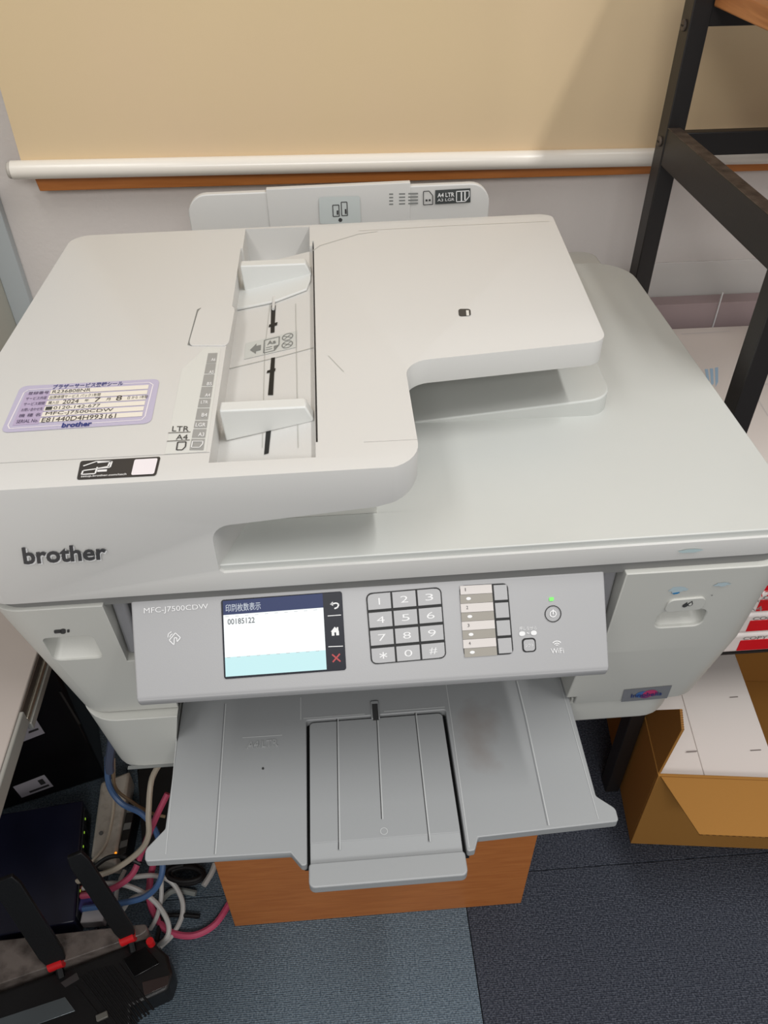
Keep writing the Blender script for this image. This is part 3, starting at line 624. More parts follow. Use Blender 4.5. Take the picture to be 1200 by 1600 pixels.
# extension plate with raised lip
MB().box(.2065, .340, -.116, .017, ZT-.014, ZT-.0095).build('extension_well', M['dark'], pr)
exm = MB().plan(fillet([(.2115, .0145, .004), (.3345, .0155, .004), (.3345, -.1, 0), (.2115, -.1, 0)], 4), ZT-.0094, ZT-.0012)
exm.yz([(-.0995, ZT-.0094), (-.0995, ZT-.0012), (-.117, ZT-.004), (-.117, ZT-.0094)], .2115, .3345)
ex = exm.build('tray_extension', M['tray'], pr, bevel=.0006)
lp = fillet([(.2105, -.117, .003), (.3355, -.1165, .003), (.3355, -.136, .005), (.2105, -.1365, .005)], 5)
MB().plan(lp, ZT-.009, ZT+.001).build('pull_lip', M['tray'], pr, parent=ex, bevel=.0012, seg=3)
ge = []
for (a, b) in (((527, 1120), (530, 1328)), ((589, 1118), (597, 1280)), ((649, 1114), (671, 1315))):
    ge.append((a, b))
zx = plane((0, 0, ZT-.0012), up)
for a, b in ge:
    deco('extension_groove', strip([Zt(a[0]+1.2, a[1], ZT-.0012), Zt(b[0]+1.2, b[1], ZT-.0012)], .001, up), g_light, pr, zx, lift=.0002, parent=ex)
    deco('extension_groove', strip([Zt(a[0]-.8, a[1], ZT-.0012), Zt(b[0]-.8, b[1], ZT-.0012)], .0006, up), M['ink'], pr, zx, lift=.0004, parent=ex)
MB().ring(Zt(600, 1299, ZT-.0012), up, .0032, .0025, .0004).build('thumb_mark', g_light, pr, parent=ex)
# smudge on the right of the tray: dirt worked into the plastic
nt = M['tray'].node_tree; b = nt.nodes['Principled BSDF']
tc = nt.nodes.new('ShaderNodeTexCoord'); mp = nt.nodes.new('ShaderNodeMapping'); mp.vector_type = 'POINT'
cen = Zt(748, 1150)-ORG['printer']; 
sb = nt.nodes.new('ShaderNodeVectorMath'); sb.operation = 'SUBTRACT'; sb.inputs[1].default_value = cen
sc = nt.nodes.new('ShaderNodeVectorMath'); sc.operation = 'MULTIPLY'; sc.inputs[1].default_value = (20, 10, 30)
ln = nt.nodes.new('ShaderNodeVectorMath'); ln.operation = 'LENGTH'
nz = nt.nodes.new('ShaderNodeTexNoise'); nz.inputs['Scale'].default_value = 34; nz.inputs['Detail'].default_value = 6
ad = nt.nodes.new('ShaderNodeMath'); ad.operation = 'ADD'
r = nt.nodes.new('ShaderNodeValToRGB'); r.color_ramp.elements[0].position = .55; r.color_ramp.elements[0].color = rgb((141, 138, 136)); r.color_ramp.elements[1].position = 1.4/1.5; r.color_ramp.elements[1].color = rgb((152, 154, 155))
nt.links.new(tc.outputs['Object'], sb.inputs[0]); nt.links.new(sb.outputs[0], sc.inputs[0]); nt.links.new(sc.outputs[0], ln.inputs[0])
nt.links.new(tc.outputs['Object'], nz.inputs['Vector']); nt.links.new(ln.outputs['Value'], ad.inputs[0]); nt.links.new(nz.outputs['Fac'], ad.inputs[1])
nt.links.new(ad.outputs[0], r.inputs[0]); nt.links.new(r.outputs[0], b.inputs['Base Color'])

# ================================================================== CABINET UNDER THE PRINTER
cb = empty('storage_cabinet', (.27, .24, -Z0), 'light wood cabinet standing on the carpet and carrying the printer', 'cabinet')
MB().box(.076, .467, .04, .058, -Z0, -.2725).build('front_panel', M['cab'], cb, bevel=.0008)
MB().box(.076, .092, .058, .44, -Z0, -.2725).build('side_panel', M['cab'], cb, bevel=.0008)
MB().box(.451, .467, .058, .44, -Z0, -.2725).build('side_panel', M['cab'], cb, bevel=.0008)
MB().box(.092, .451, .424, .44, -Z0, -.2725).build('back_panel', M['cab'], cb, bevel=.0008)
MB().box(.06, .483, .045, .45, -.2725, -.2505).build('cabinet_top', M['cab'], cb, bevel=.0015)

# ================================================================== DESK ON THE LEFT
dk = empty('desk', (-.30, -.2, -Z0), 'pale beige desk with a grey edge strip left of the printer', 'desk')
DZ = -.15
beige = mat('desk_laminate', (170, 160, 154), .4, var=(3, (156, 146, 138), .35, .65)); edge = mat('desk_edge', (150, 148, 142), .3, metal=.3)
MB().box(-.62, -.0345, -.75, .24, DZ-.024, DZ).build('desktop', beige, dk, bevel=.001)
MB().box(-.0344, -.0305, -.75, .012, DZ-.018, DZ-.001).build('edge_strip', edge, dk, bevel=.001)
MB().box(-.0344, -.0330, .012, .24, DZ-.012, DZ-.003).build('edge_groove', mat('groove_brown', (58, 46, 38), .6), dk)
MB().box(-.0344, -.0307, .012, .24, DZ-.018, DZ-.012).build('metal_rail', mat('rail_metal', (176, 168, 154), .25, metal=.8), dk, bevel=.0008)
MB().box(-.0344, -.0295, .012, .24, DZ-.028, DZ-.019).build('metal_rail', edge, dk, bevel=.0008)
for x in (-.60,):
    for y in (-.72, .18): MB().box(x, x+.03, y, y+.03, -Z0, DZ-.024).build('leg', edge, dk)
MB().box(-.045, -.033, -.745, -.60, -Z0, DZ-.024).build('leg', edge, dk)
MB().box(-.60, -.57, .18, .21, -Z0, DZ-.024).build('leg', edge, dk)

# ================================================================== THINGS ON THE FLOOR LEFT
def floorpt(px, py, z): return at(px, py, 2, z)
A = floorpt(165, 1215, -Z0); B = floorpt(0, 1268, -Z0); d = (B-A); d.z = 0; d.normalize(); nrm = Vector((-d.y, d.x, 0))
if nrm.y < 0: nrm = -nrm
A = A+Vector((0, 0, .0))
tw = empty('computer_tower', A+d*.13+nrm*.09, 'black glossy computer case with two white labels under the desk', 'computer')
bx = [A, A+d*.26, A+d*.26+nrm*.18, A+nrm*.18]
shell = MB().ext([p for p in bx], (0, 0, .40)).build('case', mat('case_black', (18, 17, 19), .3, bump=(60, .1)), tw, bevel=.004)
pf = (A, -nrm)
def Fp(px, py): return onp(px, py, pf)
pz = A.z+.40
lb = mat('label_white', (196, 192, 200), .5)
for q in ([(20, 1229), (69, 1210), (83.5, 1228), (34, 1246)], [(38, 1122), (53, 1118), (70, 1145), (32, 1160)]):
    deco('case_label', [[Fp(*p) for p in q]], lb, tw, (A, -nrm), lift=.0006, parent=shell)
q = [Fp(20, 1229), Fp(69, 1210), Fp(83.5, 1228), Fp(34, 1246)]
deco('label_print', [rectuv(q, .72, .2, .88, .6), rectuv(q, .3, .72, .92, .86)], M['ink'], tw, (A, -nrm), lift=.001, parent=shell)
q = [Fp(38, 1122), Fp(53, 1118), Fp(70, 1145), Fp(32, 1160)]
deco('label_print', [rectuv(q, .35, .62, .85, .72)], M['ink'], tw, (A, -nrm), lift=.001, parent=shell)
MB().ext([Fp(92, 1080)-nrm*.0005, Fp(96, 1080)-nrm*.0005, Fp(126, 1130)-nrm*.0005, Fp(122, 1130)-nrm*.0005], -nrm*.001).build('case_trim', mat('trim_grey', (60, 58, 56), .4), tw, parent=shell)

ZS = -.655
sw0 = [floorpt(0, 1272, ZS), floorpt(130, 1250, ZS), floorpt(116, 1440, ZS), floorpt(0, 1460, ZS)]
dx = (sw0[0]-sw0[1]).normalized()
sp = [sw0[1]+dx*.30, sw0[1], sw0[2], sw0[2]+dx*.30]
cen = sum(sp, Vector())/4; cen.z = -Z0
nsw = empty('network_switch', cen, 'dark navy network switch lying flat with cables in its side ports', 'network switch')
MB().ext([Vector((p.x, p.y, -Z0)) for p in sp], (0, 0, ZS+Z0)).build('housing', mat('switch_navy', (24, 27, 48), .3, var=(7, (34, 36, 58), .4, .7)), nsw, bevel=.002)
fd = (sp[2]-sp[1]).normalized(); fnn = Vector((fd.y, -fd.x, 0)); fnn = fnn if fnn.x > 0 else -fnn
portpl = (sp[1], fnn)
MB().ext([sp[1]+fd*.01+fnn*.0005+Vector((0, 0, -.004)), sp[2]-fd*.008+fnn*.0005+Vector((0, 0, -.004)), sp[2]-fd*.008+fnn*.0005+Vector((0, 0, -.04)), sp[1]+fd*.01+fnn*.0005+Vector((0, 0, -.04))], fnn*.0015).build('port_bezel', mat('bezel_grey', (58, 60, 66), .4), nsw)
for k in range(7):
    p = sp[1]+fd*(.02+.021*k)+fnn*.0022+Vector((0, 0, -.013))
    MB().ext([p, p+fd*.013, p+fd*.013+Vector((0, 0, -.018)), p+Vector((0, 0, -.018))], fnn*.0004).build('port', M['dark'], nsw)
ledm = mat('led_lime', (150, 200, 60), .3, emit=.8)
for k in range(6):
    p = sp[1]+fd*(.024+.021*k)+fnn*.0022+Vector((0, 0, -.008)); MB().ext([p, p+fd*.003, p+fd*.003+Vector((0, 0, -.002)), p+Vector((0, 0, -.002))], fnn*.0005).build('port_light', ledm, nsw)
# plugs (boots) sit in the ports and belong to their cables: see cables below

on = [floorpt(157, 1222, -.66), floorpt(203, 1204, -.66), floorpt(180, 1348, -.66), floorpt(141, 1340, -.66)]
cen = sum(on, Vector())/4; cen.z = -Z0
om = empty('power_strip', cen, 'dusty off-white slab-shaped adapter lying among the cables beside the switch', 'adapter')
MB().ext([Vector((p.x, p.y, -Z0)) for p in on], (0, 0, .04)).build('housing', mat('dusty_white', (214, 208, 196), .6, var=(60, (170, 162, 148), .5, .8)), om, bevel=.004)
p = floorpt(181, 1333, -.6595); MB().cyl(p, up, .0016, .001, 10).build('status_light', mat('led_orange', (240, 140, 30), .3, emit=1.5), om)
p = floorpt(158, 1302, -.6598); MB().cyl(p, up, .003, .0012, 12).build('screw_cap', M['inkgrey'], om)
# stripy vented adapter right of it
vb = [floorpt(200, 1250, -.66), floorpt(212, 1250, -.66), floorpt(196, 1330, -.66), floorpt(183, 1335, -.66)]
cen = sum(vb, Vector())/4; cen.z = -Z0
vm = empty('cable_adapter', cen, 'narrow black adapter with pale cross bars right of the dusty white slab', 'adapter')
MB().ext([Vector((p.x, p.y, -Z0)) for p in vb], (0, 0, .036)).build('housing', mat('adapter_black', (24, 22, 22), .5), vm, bevel=.001)
for k in range(3):
    q = rectuv(vb, .05, .1+.33*k, .95, .22+.33*k); MB().ext([Vector((p.x, p.y, -.6638)) for p in q], (0, 0, .0015)).build('cross_bar', M['inkgrey'], vm)

# plastic wrapped box
ZW = -.645
wr = [floorpt(0, 1469, ZW), floorpt(229, 1443, ZW), floorpt(230, 1454, ZW), floorpt(219, 1461, ZW), floorpt(0, 1537, ZW)]
wx = (wr[0]-wr[1]).normalized()
wr[0] = wr[0]+wx*.12; wr[4] = wr[4]+(wr[4]-wr[3]).normalized()*.12
film = mat('crinkled_wrap', (126, 116, 110), .22, bump=(90, 1.0), var=(38, (78, 70, 66), .42, .7))
MB().ext([Vector((p.x, p.y, -Z0)) for p in fillet([(p.x, p.y, .008) for p in wr], 4) for p in [Vector((p[0], p[1], 0))]], (0, 0, ZW+Z0)).build('wrapped_box', film, loc=(-.12, -.01, -Z0), bevel=.003, label='grey-brown box in shiny crinkled plastic wrap behind the router', cat='box')

# router -------------------------------------------------------------------------------
ZR = -.657
rt_ = empty('router', (-.10, -.06, -Z0), 'black wifi router with red-hinged antennas in the lower left corner', 'router')
rb1 = mat('router_black', (26, 25, 26), .38, bump=(500, .2)); rb2 = mat('router_gloss', (15, 15, 16), .2)
rpts = [(-60, 1572), (0, 1549), (120, 1508), (222, 1468), (238, 1470), (262, 1492), (270, 1520), (262, 1546), (205, 1572), (205, 1640), (120, 1700), (-60, 1760)]
rp3 = [floorpt(x, y, ZR) for x, y in rpts]
MB().ext([Vector((p.x, p.y, -Z0+.003)) for p in rp3], (0, 0, ZR+Z0-.003)).build('router_body', rb1, rt_, bevel=.004, seg=3)
ribs = [((186, 1506), (240, 1578)), ((169, 1510), (228, 1588)), ((156, 1512), (217, 1596)), ((143, 1517), (208, 1604)), ((131, 1523), (198, 1611)), ((175, 1508), (233, 1585)), ((163, 1511), (222, 1592)), ((150, 1514), (212, 1600)), ((137, 1519), (203, 1608)), ((126, 1527), (192, 1614)), ((118, 1540), (178, 1616))]
for a, b in ribs:
    pa, pb_ = floorpt(*a, ZR), floorpt(*b, ZR); MB().tube([pa, pb_], .0013, 6).build('vent_rib', rb1, rt_, smooth=True)
q = [floorpt(0, 1592, ZR), floorpt(102, 1558, ZR), floorpt(118, 1580, ZR), floorpt(0, 1622, ZR)]
MB().ext(q, (0, 0, .0015)).build('silver_strip', mat('strip_silver', (128, 136, 140), .25, metal=.6), rt_, bevel=.0005)
q = [floorpt(95, 1536, ZR), floorpt(120, 1520, ZR), floorpt(124, 1530, ZR), floorpt(102, 1543, ZR)]
MB().ext(q, (0, 0, .001)).build('label_plate', mat('plate_grey', (72, 68, 68), .4), rt_)
q = [floorpt(222, 1535, ZR), floorpt(264, 1524, ZR), floorpt(262, 1540, ZR), floorpt(226, 1556, ZR)]
MB().ext(q, (0, 0, .001)).build('gloss_corner', mat('plate_brown', (66, 56, 54), .15), rt_, bevel=.0005)
q = [floorpt(150, 1588, ZR), floorpt(168, 1580, ZR), floorpt(170, 1590, ZR), floorpt(152, 1598, ZR)]
MB().ext(q, (0, 0, .004)).build('clip', mat('clip_grey', (110, 108, 102), .4), rt_, bevel=.001)
q = [floorpt(192, 1500, ZR), floorpt(228, 1480, ZR), floorpt(250, 1506, ZR), floorpt(210, 1528, ZR)]
MB().ext(q, (0, 0, .002)).build('corner_plate', rb2, rt_, bevel=.0008)
redm = mat('router_red', (226, 30, 36), .35)
for (bx_, by_, tx, ty, wd) in ((88, 1502, 4, 1372, .0150), (200, 1462, 116, 1334, .0118)):
    b0 = floorpt(bx_, by_, -.640); t0 = at(tx, ty, 2, -.50)
    dr = (t0-b0).normalized()
    sd = dr.cross(Vector((.2, -1, .2))).normalized(); th = sd.cross(dr).normalized()
    P = []
    for f_, w_ in ((0, .8), (.1, 1), (.9, 1), (1, .75)):
        c_ = b0+dr*(t0-b0).length*f_
        P.append([c_+sd*wd*w_+th*.003, c_-sd*wd*w_+th*.003, c_-sd*wd*w_-th*.003, c_+sd*wd*w_-th*.003])
    an = MB().loft(P).build('antenna', rb1, rt_, bevel=.0012)
    j = b0-dr*.004+sd*-.002
    MB().tube([j-sd*.009-th*.001, j+sd*.009-th*.001], .0075, 14).build('antenna_hinge', redm, rt_, parent=an, smooth=True)
    MB().tube([b0-dr*.006, Vector((b0.x+.004, b0.y-.012, ZR))], .005, 10).build('hinge_neck', rb2, rt_, parent=an)
p = floorpt(236, 1474, -.655); MB().tube([p+Vector((0, 0, -.004)), p+Vector((0, 0, .008))], .0048, 12).build('antenna_socket', redm, rt_)

# cables ----------------------------------------------------------------------------------
def cable(name, pts, r, m, label, group=None, plug=None, cat='cable'):
    P = [at(x, y, 2, z) for x, y, z in pts]
    o = MB().tube(spline(P, 7), r, 8).build(name, m, loc=(P[0].x, P[0].y, min(p.z for p in P)), smooth=True, label=label, cat=cat, group=group)
    return o
pink = mat('cable_pink', (206, 84, 116), .4); pink2 = mat('cable_crimson', (176, 44, 74), .4); bluec = mat('cable_blue', (78, 112, 160), .4); cream = mat('cable_cream', (204, 192, 172), .45); whitec = mat('cable_white', (206, 204, 200), .45); blackc = mat('cable_black', (20, 19, 20), .45); slate = mat('cable_slate', (92, 100, 122), .4)
FZ = -Z0+.005
cable('network_cable', [(358, 1412, FZ), (335, 1445, FZ), (300, 1462, FZ), (262, 1454, FZ), (240, 1425, FZ), (233, 1395, -.68), (240, 1350, -.66), (262, 1300, -.6)], .0046, pink, 'thick pink cable curving out over the carpet toward the wooden cabinet')
cable('network_cable', [(262, 1240, -.55), (245, 1275, -.57), (222, 1330, -.61), (205, 1368, -.63), (168, 1392, -.635), (128, 1400, -.66)], .0042, pink, 'pink cable running from the switch ports up beneath the printer')
cable('network_cable', [(168, 1182, -.5), (170, 1225, -.53), (190, 1255, -.55), (222, 1272, -.57), (244, 1300, -.59), (254, 1345, -.60), (248, 1380, -.62), (225, 1402, -.64), (185, 1412, -.65), (130, 1420, -.66)], .0040, bluec, 'blue cable looping from the switch up past the pale slab')
cable('network_cable', [(262, 1178, -.45), (238, 1215, -.5), (232, 1270, -.53), (232, 1305, -.56), (218, 1330, -.59), (180, 1358, -.62), (145, 1370, -.64), (118, 1378, -.66)], .0038, cream, 'cream cable hanging down in front of the dark gap beside the tray')
cable('network_cable', [(178, 1185, -.6), (178, 1240, -.62), (176, 1275, -.63), (165, 1320, -.64), (142, 1348, -.65)], .0022, cream, 'thin cream cord running along the dusty slab')
cable('network_cable', [(176, 1190, -.52), (180, 1230, -.55), (205, 1252, -.57), (235, 1270, -.59), (258, 1276, -.6)], .0022, mat('cable_tan', (150, 128, 100), .5), 'thin tan cord crossing behind the blue cable')
cable('network_cable', [(130, 1388, -.66), (175, 1380, -.64), (215, 1390, -.65), (245, 1412, -.66), (262, 1440, -.67), (262, 1462, -.68), (248, 1478, FZ)], .0034, whitec, 'white cable arching over the floor and ending behind the router corner', 'white coiled cables')
cable('network_cable', [(200, 1372, -.66), (240, 1368, -.66), (268, 1378, -.67), (284, 1405, -.685), (284, 1432, FZ), (270, 1460, FZ), (250, 1480, FZ)], .0034, whitec, 'white cable making the widest right-hand loop on the carpet', 'white coiled cables')
cable('network_cable', [(252, 1370, -.64), (252, 1400, -.66), (246, 1430, -.68), (235, 1452, FZ)], .0030, whitec, 'short white cable running straight down inside the white loops', 'white coiled cables')
cable('network_cable', [(190, 1425, -.66), (205, 1405, -.655), (235, 1393, -.66)], .0034, whitec, 'short white cable rising beside the antenna tip of the router', 'white coiled cables')
cable('network_cable', [(180, 1415, -.67), (184, 1385, -.66), (195, 1360, -.66)], .003, whitec, 'upright white cable piece left of the pink cable', 'white coiled cables')
cable('network_cable', [(318, 1384, FZ), (330, 1365, FZ), (336, 1350, FZ)], .0042, whitec, 'short white cable end beside the cabinet corner')
cable('network_cable', [(172, 1205, -.42), (171, 1190, -.40), (176, 1150, -.35)], .0052, slate, 'slate grey cable dropping from under the printer corner')
cable('network_cable', [(246, 1415, FZ), (270, 1392, FZ), (306, 1396, FZ)], .0042, mat('cable_clear', (150, 154, 150), .25), 'pale grey cable stub lying across the white loops')
cp_ = []
for k in range(48):
    random.seed(k//7); w_ = k/7
    cp_.append((290+(26+4*math.sin(w_*2.1))*math.cos(k*.9), 1366+(13+3*math.cos(w_*1.7))*math.sin(k*.9), -.693+.00065*k))
cable('black_cable', cp_, .003, blackc, 'black cable coiled in many turns on the carpet by the cabinet')
cable('black_cable', [(140, 1362, -.64), (165, 1342, -.62), (190, 1338, -.61), (220, 1350, -.62)], .003, blackc, 'black cord curving across below the orange light')
cable('black_cable', [(245, 1470, FZ), (255, 1435, FZ), (280, 1430, FZ), (312, 1432, FZ)], .003, blackc, 'black cord lying flat on the carpet inside the pink curve')
for (x, y, m, lab_, ln_) in ((134, 1396, mat('plug_salmon', (186, 96, 88), .45), 'salmon plug boot in the switch side', .03), (134, 1415, mat('plug_violet', (84, 84, 150), .45), 'violet plug boot in the switch side', .03), (137, 1436, mat('plug_white', (190, 186, 188), .45), 'white plug block at the front end of the switch side', .03)):
    p = at(x-8, y, 2, -.672); MB().box(p.x, p.x+ln_, p.y-.008, p.y+.008, -.682, -.664).build('cable_plug', m, loc=(p.x, p.y, -.682), bevel=.0015, label=lab_, cat='plug')
db = [floorpt(214, 1196, -.665), floorpt(285, 1190, -.665), floorpt(290, 1318, -.665), floorpt(222, 1326, -.665)]
MB().ext([Vector((p.x, p.y, -Z0)) for p in db], (0, 0, .035)).build('black_box', mat('matte_black', (14, 13, 14), .6), loc=(db[0].x+.03, db[0].y-.05, -Z0), bevel=.002, label='matte black flat box on the carpet under the tray, behind the cables', cat='box')
# grey equipment deep under the printer
MB().box(-.09, .03, .36, .52, -Z0, -.60).build('equipment_box', mat('box_charcoal', (36, 35, 36), .5), loc=(-.03, .44, -Z0), bevel=.002, label='charcoal box in the dark gap under the printer left of the cabinet', cat='box')

# ================================================================== RACK ON THE RIGHT
rk = empty('shelf_rack', (.9, .35, -Z0), 'black steel shelf rack with wooden board right of the printer', 'rack')
PX0, PX1 = .629, .6495
def post(y0, y1, x0=PX0, x1=PX1): return MB().box(x0, x1, y0, y1, -Z0, .95).build('post', M['steel'], rk, bevel=.0012)
post(.192, .2155); post(.490, .5145); post(.192, .2155, 1.43, 1.4535); post(.490, .5145, 1.43, 1.4535)
sr = MB().box(PX0+.001, PX0+.014, .2155, .490, .128, .1665).build('side_rail', M['steel'], rk, bevel=.001)
MB().box(PX0+.0005, PX0+.0145, .2155, .490, .1665, .1672).build('worn_edge', M['worn'], rk, parent=sr)
MB().box(PX1, 1.43, .492, .504, .136, .161).build('back_rail', M['steel'], rk, bevel=.001)
MB().box(PX1, 1.43, .492, .504, .262, .300).build('back_rail', M['steel'], rk, bevel=.001)
MB().box(PX0+.001, PX0+.014, .2155, .490, -.19, -.16).build('side_rail', M['steel'], rk, bevel=.001)
MB().box(PX1, 1.43, .192, .204, -.19, -.165).build('front_rail', M['steel'], rk, bevel=.001)
MB().box(PX1, 1.43, .192, .204, .262, .278).build('front_rail', M['steel'], rk, bevel=.001)
MB().box(PX0+.020, 1.45, .2165, .489, .280, .297).build('shelf_board', M['plank'], rk, bevel=.0015)
MB().box(PX0+.0205, 1.45, .2165, .489, .452, .469).build('shelf_board', M['plank'], rk, bevel=.0015)  # upper board out of view, added to cast the shadow edge on the screen
MB().box(PX1, 1.45, .2165, .489, -.165, -.150).build('shelf_board', M['plank'], rk, bevel=.0015)
MB().box(PX1, 1.45, .2165, .489, -.4100, -.4085).build('shelf_board', M['steel'], rk)
for (y, z) in ((.502, .262), (.502, .150)):
    MB().cyl((PX0+.0005, y-.0, z), (-1, 0, 0), .0055, .003, 14).build('bolt', M['worn'], rk, bevel=.001)
    MB().box(PX0-.0032, PX0-.0024, y-.003, y+.003, z-.0006, z+.0006).build('bolt_slot', M['dark'], rk)

# clear tub with papers on the lower board
tub = empty('plastic_tray', (.84, .38, -.150), 'translucent plastic document tray on the rack board beside the printer', 'tray')
clear = mat('clear_plastic', (222, 220, 216), .15, alpha=.35)
def tubwall(x0, x1, y0, y1, z0, z1, nm='tray_wall', **k): MB().box(x0, x1, y0, y1, z0, z1).build(nm, clear, tub, bevel=.0006, **k)
tx0, tx1, ty0, ty1 = .660, 1.08, .222, .585
MB().box(tx0, tx1, ty0, .4885, -.1498, -.1475).build('tray_base', clear, tub)
tubwall(tx0, tx1, ty0, ty0+.003, -.147, -.103); tubwall(tx0, tx0+.003, ty0+.003, ty1, -.147, -.103); tubwall(tx0+.003, tx1, ty1-.003, ty1, -.147, -.03); tubwall(tx1-.003, tx1, ty0+.003, ty1-.003, -.147, -.103)
MB().box(tx0-.002, tx1, ty0-.006, ty0+.004, -.1035, -.1005).build('tray_rim', mat('rim_white', (214, 210, 204), .3), tub, bevel=.0008)
MB().box(tx0+.01, tx1-.01, .556, .580, -.12, -.078).build('divider_sheet', mat('maroon_card', (160, 142, 142), .6), loc=(.8, .57, -.12), label='maroon folder standing at the back of the clear tray behind the papers', cat='folder')
MB().box(.780, .7812, .5525, .555, -.115, -.062).build('tray_rib', M['whiteprint'], tub)
prs = []
for k in range(5):
    a = random.uniform(-.012, .012); dx_ = random.uniform(-.003, .003)
    c0 = Vector((.835, .385, 0)); pts = []
    for sx, sy in ((-1, -1), (1, -1), (1, 1), (-1, 1)):
        v = Vector((sx*.166, sy*.152, 0)); v.rotate(Matrix.Rotation(a, 3, 'Z')); pts.append(Vector((c0.x+dx_+v.x, c0.y+v.y, -.147+.0085*k)))
    pm = MB().ext(pts, (0, 0, .0083 if k < 4 else .0083)).build('paper_stack', M['paper'], loc=(c0.x, c0.y, -.147+.0085*k), bevel=.0006, label=['lowest sheaf of white paper in the clear tray', 'second sheaf from the bottom in the clear tray', 'middle sheaf of the five in the clear tray', 'sheaf just below the printed top one in the clear tray', 'topmost white sheaf with pale blue print in the clear tray'][k], cat='papers', group='paper sheaves in the clear tray')
    prs.append(pm)
pbm = mat('pale_blue_print', (160, 190, 214), .5); ppm = mat('pale_grey_print', (200, 196, 196), .5)
zp = -.147+.0085*4+.0083
def Pp(px, py): return at(px, py, 2, zp)
tbl = prs[-1]
for q in ([(1101, 577), (1106, 577), (1109, 600), (1104, 592)], [(1109, 576), (1114, 576), (1115, 600), (1111, 603)], [(1117, 575), (1122, 574), (1122, 597), (1118, 605)], [(1189, 532), (1204, 546), (1204, 560), (1191, 546)]):
    deco('printed_mark', [[Pp(*p) for p in q]], pbm, tbl, None, lift=.0003)
for q, w_ in (([(1065, 522), (1140, 518)], .0012), ([(1168, 604), (1200, 600)], .002), ([(1176, 610), (1200, 650)], .0008)):
    deco('printed_line', strip([Pp(*p) for p in q], w_, up), ppm, tbl, None, lift=.0003)

# reams of copy paper ----------------------------------------------------------------------------
rm_g = 'wrapped copy paper reams on the rack sheet'
txt_red = mat('label_red', (214, 40, 48), .4)
for k in range(3):
    z0 = -.408+.0375*k; z1 = z0+.0372; xr0 = .70+.002*k; xr1 = xr0+.297; yf = .2175+.001*k
    nm = ['bottom red and white wrapped ream of copy paper on the rack sheet', 'middle red and white wrapped ream of copy paper in the stack', 'top wrapped ream of copy paper with black and white label'][k]
    rm = empty('paper_ream', (xr0+.15, yf+.1, z0), nm, 'paper ream', rm_g)
    b0 = MB().box(xr0, xr1, yf, yf+.21, z0, z1).build('ream_block', M['wrapw'], rm, bevel=.005, seg=3)
    MB().box(xr0+.058, xr1-.01, yf-.0006, yf+.01, z0+.0045, z1-.012).build('red_band', M['red'], rm, bevel=.0003)
    if k != 1: MB().box(xr0+.005, xr0+.037, yf-.0006, yf+.01, z0+.004, z1-.008).build('red_band', M['red'], rm, bevel=.0003)
    fq2 = [Vector((xr0+.06, yf-.0008, z1-.0045)), Vector((xr0+.13, yf-.0008, z1-.0045)), Vector((xr0+.13, yf-.0008, z1-.0105)), Vector((xr0+.06, yf-.0008, z1-.0105))]
    text('COPY PAPER', fq2, M['inkgrey'], rm, nY, lift=.0004)
    if k == 2:
        MB().box(xr0+.002, xr1-.01, yf+.004, yf+.012, z1-.001, z1+.0006).build('red_edge', M['red'], rm)
        tl = [Vector((xr0+.03, yf+.115, z1)), Vector((xr1-.02, yf+.115, z1)), Vector((xr1-.02, yf+.012, z1)), Vector((xr0+.03, yf+.012, z1))]
        deco('black_label', [rectuv(tl, 0, 0, 1, .55)], mat('label_jet', (16, 16, 18), .3), rm, None, lift=.0008)
        def Tz(px, py): return at(px, py, 2, z1)
        text('タイプ', [Tz(1172, 925), Tz(1206, 922), Tz(1206, 932), Tz(1174, 935)], txt_red, rm, up, bold=.03, lift=.001)
        text('コピー用紙', [Tz(1171, 937), Tz(1230, 934), Tz(1230, 940), Tz(1171, 943)], M['ink'], rm, up, lift=.001)
        text('A4  LD', [Tz(1166, 949), Tz(1230, 946), Tz(1230, 954), Tz(1166, 956)], M['inkgrey'], rm, up, lift=.001)

# cardboard carton -------------------------------------------------------------------------------------
cang = math.radians(-7); cO = at(985, 1318, 2, -Z0); cu_ = Vector((math.cos(cang), math.sin(cang), 0)); cv_ = Vector((-math.sin(cang), math.cos(cang), 0))
CW, CD, CH = .40, .30, .185
bxx = empty('cardboard_carton', cO+cu_*CW/2+cv_*CD/2, 'open brown cardboard carton with folded flaps on the carpet right of the cabinet', 'carton')
def cpt(u, v, z): return cO+cu_*u+cv_*v+Vector((0, 0, z))
def wallc(nm, u0, v0, u1, v1, z0, z1, m=M['card'], bev=.0008):
    return MB().ext([cpt(u0, v0, z0), cpt(u1, v0, z0), cpt(u1, v1, z0), cpt(u0, v1, z0)], (0, 0, z1-z0)).build(nm, m, bxx, bevel=bev)
wallc('front_wall', 0, 0, CW, .004, 0, CH); wallc('side_wall', 0, .004, .004, CD, 0, CH); wallc('side_wall', CW-.004, .004, CW, CD, 0, CH); wallc('back_wall', .004, CD-.004, CW-.004, CD, 0, CH); wallc('carton_bottom', .004, .004, CW-.004, CD-.004, .0, .004)
fl_ = MB().ext([cpt(.0, -.0008, CH-.001), cpt(CW, -.0008, CH-.001), cpt(CW, -.0048, CH-.001), cpt(.0, -.0048, CH-.001)], Vector((0, 0, .0)))
a0 = cpt(.003, -.001, CH); a1 = cpt(CW-.003, -.001, CH); e0 = at(1093, 1304, 1, .035); e1 = e0+cu_*(CW-.03)
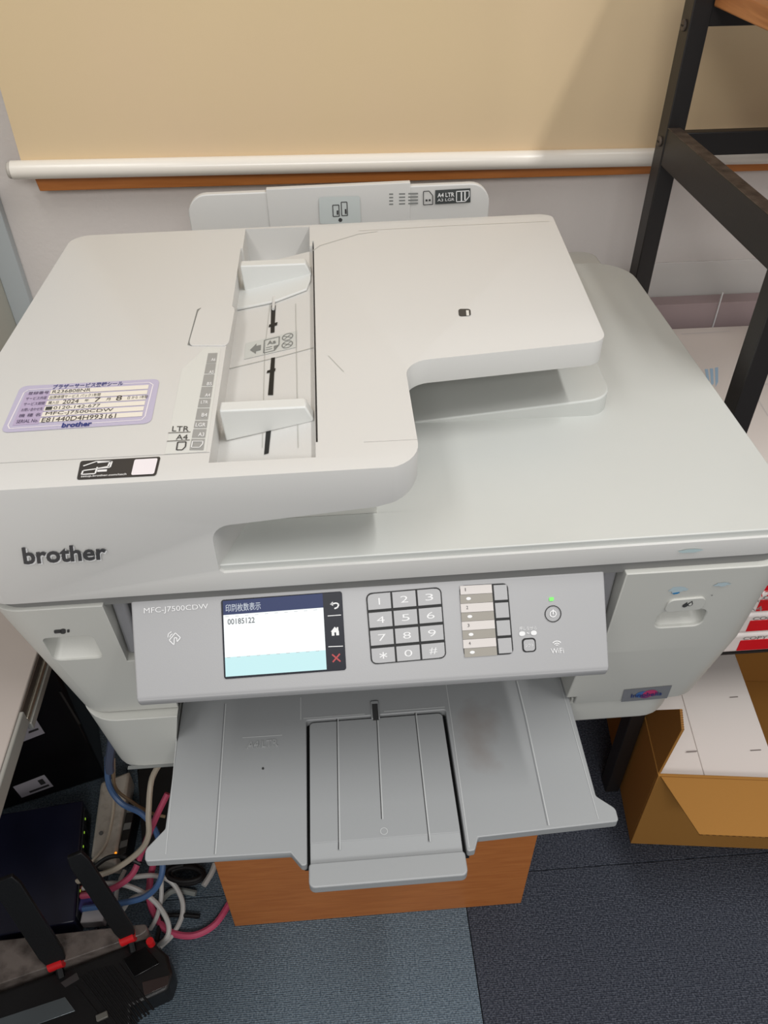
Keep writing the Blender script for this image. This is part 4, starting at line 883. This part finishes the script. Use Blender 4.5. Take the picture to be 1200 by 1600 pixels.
mb = MB(); tn = Vector((0, -.6, -.8))*0+Vector((0, .003, -.003))
mb.ext([a0, a1, e1, e0], tn); ff = mb.build('front_flap', M['card'], bxx, bevel=.0006)
cor = MB()
for k in range(46):
    p = e0.lerp(e1, k/46)-Vector((0, .0008, .0)); q = e0.lerp(e1, (k+.55)/46)-Vector((0, .0008, .0)); cor.add([p, q, q+tn*.9, p+tn*.9], [(0, 1, 2, 3)])
cor.build('corrugated_edge', M['cardedge'], bxx, parent=ff)
f0 = cpt(.001, .004, CH); f1 = cpt(.001, .10, CH); g1_ = at(1062, 1108, 0, f0.x+.012); g0_ = at(1065, 1141, 0, f0.x+.010)
sf = MB().ext([f0, f1, g1_, g0_], (.0035, 0, 0)).build('side_flap', M['card'], bxx, bevel=.0005)
cor = MB()
for k in range(9):
    p = g0_.lerp(g1_, k/9)+Vector((0, 0, .0004)); q = g0_.lerp(g1_, (k+.55)/9)+Vector((0, 0, .0004)); cor.add([p, q, q+Vector((.0035, 0, 0)), p+Vector((.0035, 0, 0))], [(0, 1, 2, 3)])
cor.build('corrugated_edge', M['cardedge'], bxx, parent=sf)
# white inner box
pz = at(1200, 1165, 2, -Z0+CH-.014)-cO; IW = pz.dot(cu_)
ib = empty('white_box', cpt(.17, .15, .006), 'flat white box lying inside the open carton', 'box')
def ibx(u0, v0, u1, v1, z0, z1, nm, m): return MB().ext([cpt(u0, v0, z0), cpt(u1, v0, z0), cpt(u1, v1, z0), cpt(u0, v1, z0)], (0, 0, z1-z0)).build(nm, m, ib, bevel=.0012)
ibx(.007, .007, IW, .28, .006, CH-.014, 'box_body', M['paper']); ibx(.065, .0065, IW-.003, .282, CH-.0138, CH-.0122, 'lid_sheet', M['paper'])
zl = -Z0+CH-.012
fnt = mat('slot_grey', (110, 100, 96), .6)
deco('lid_slit', [q for a, b in (((1072, 1175), (1089, 1174)), ((1172, 1173), (1189, 1172)), ((1140, 1090), (1153, 1089))) for q in strip([at(*a, 2, zl), at(*b, 2, zl)], .0014, up)], fnt, ib, None, lift=.0006)
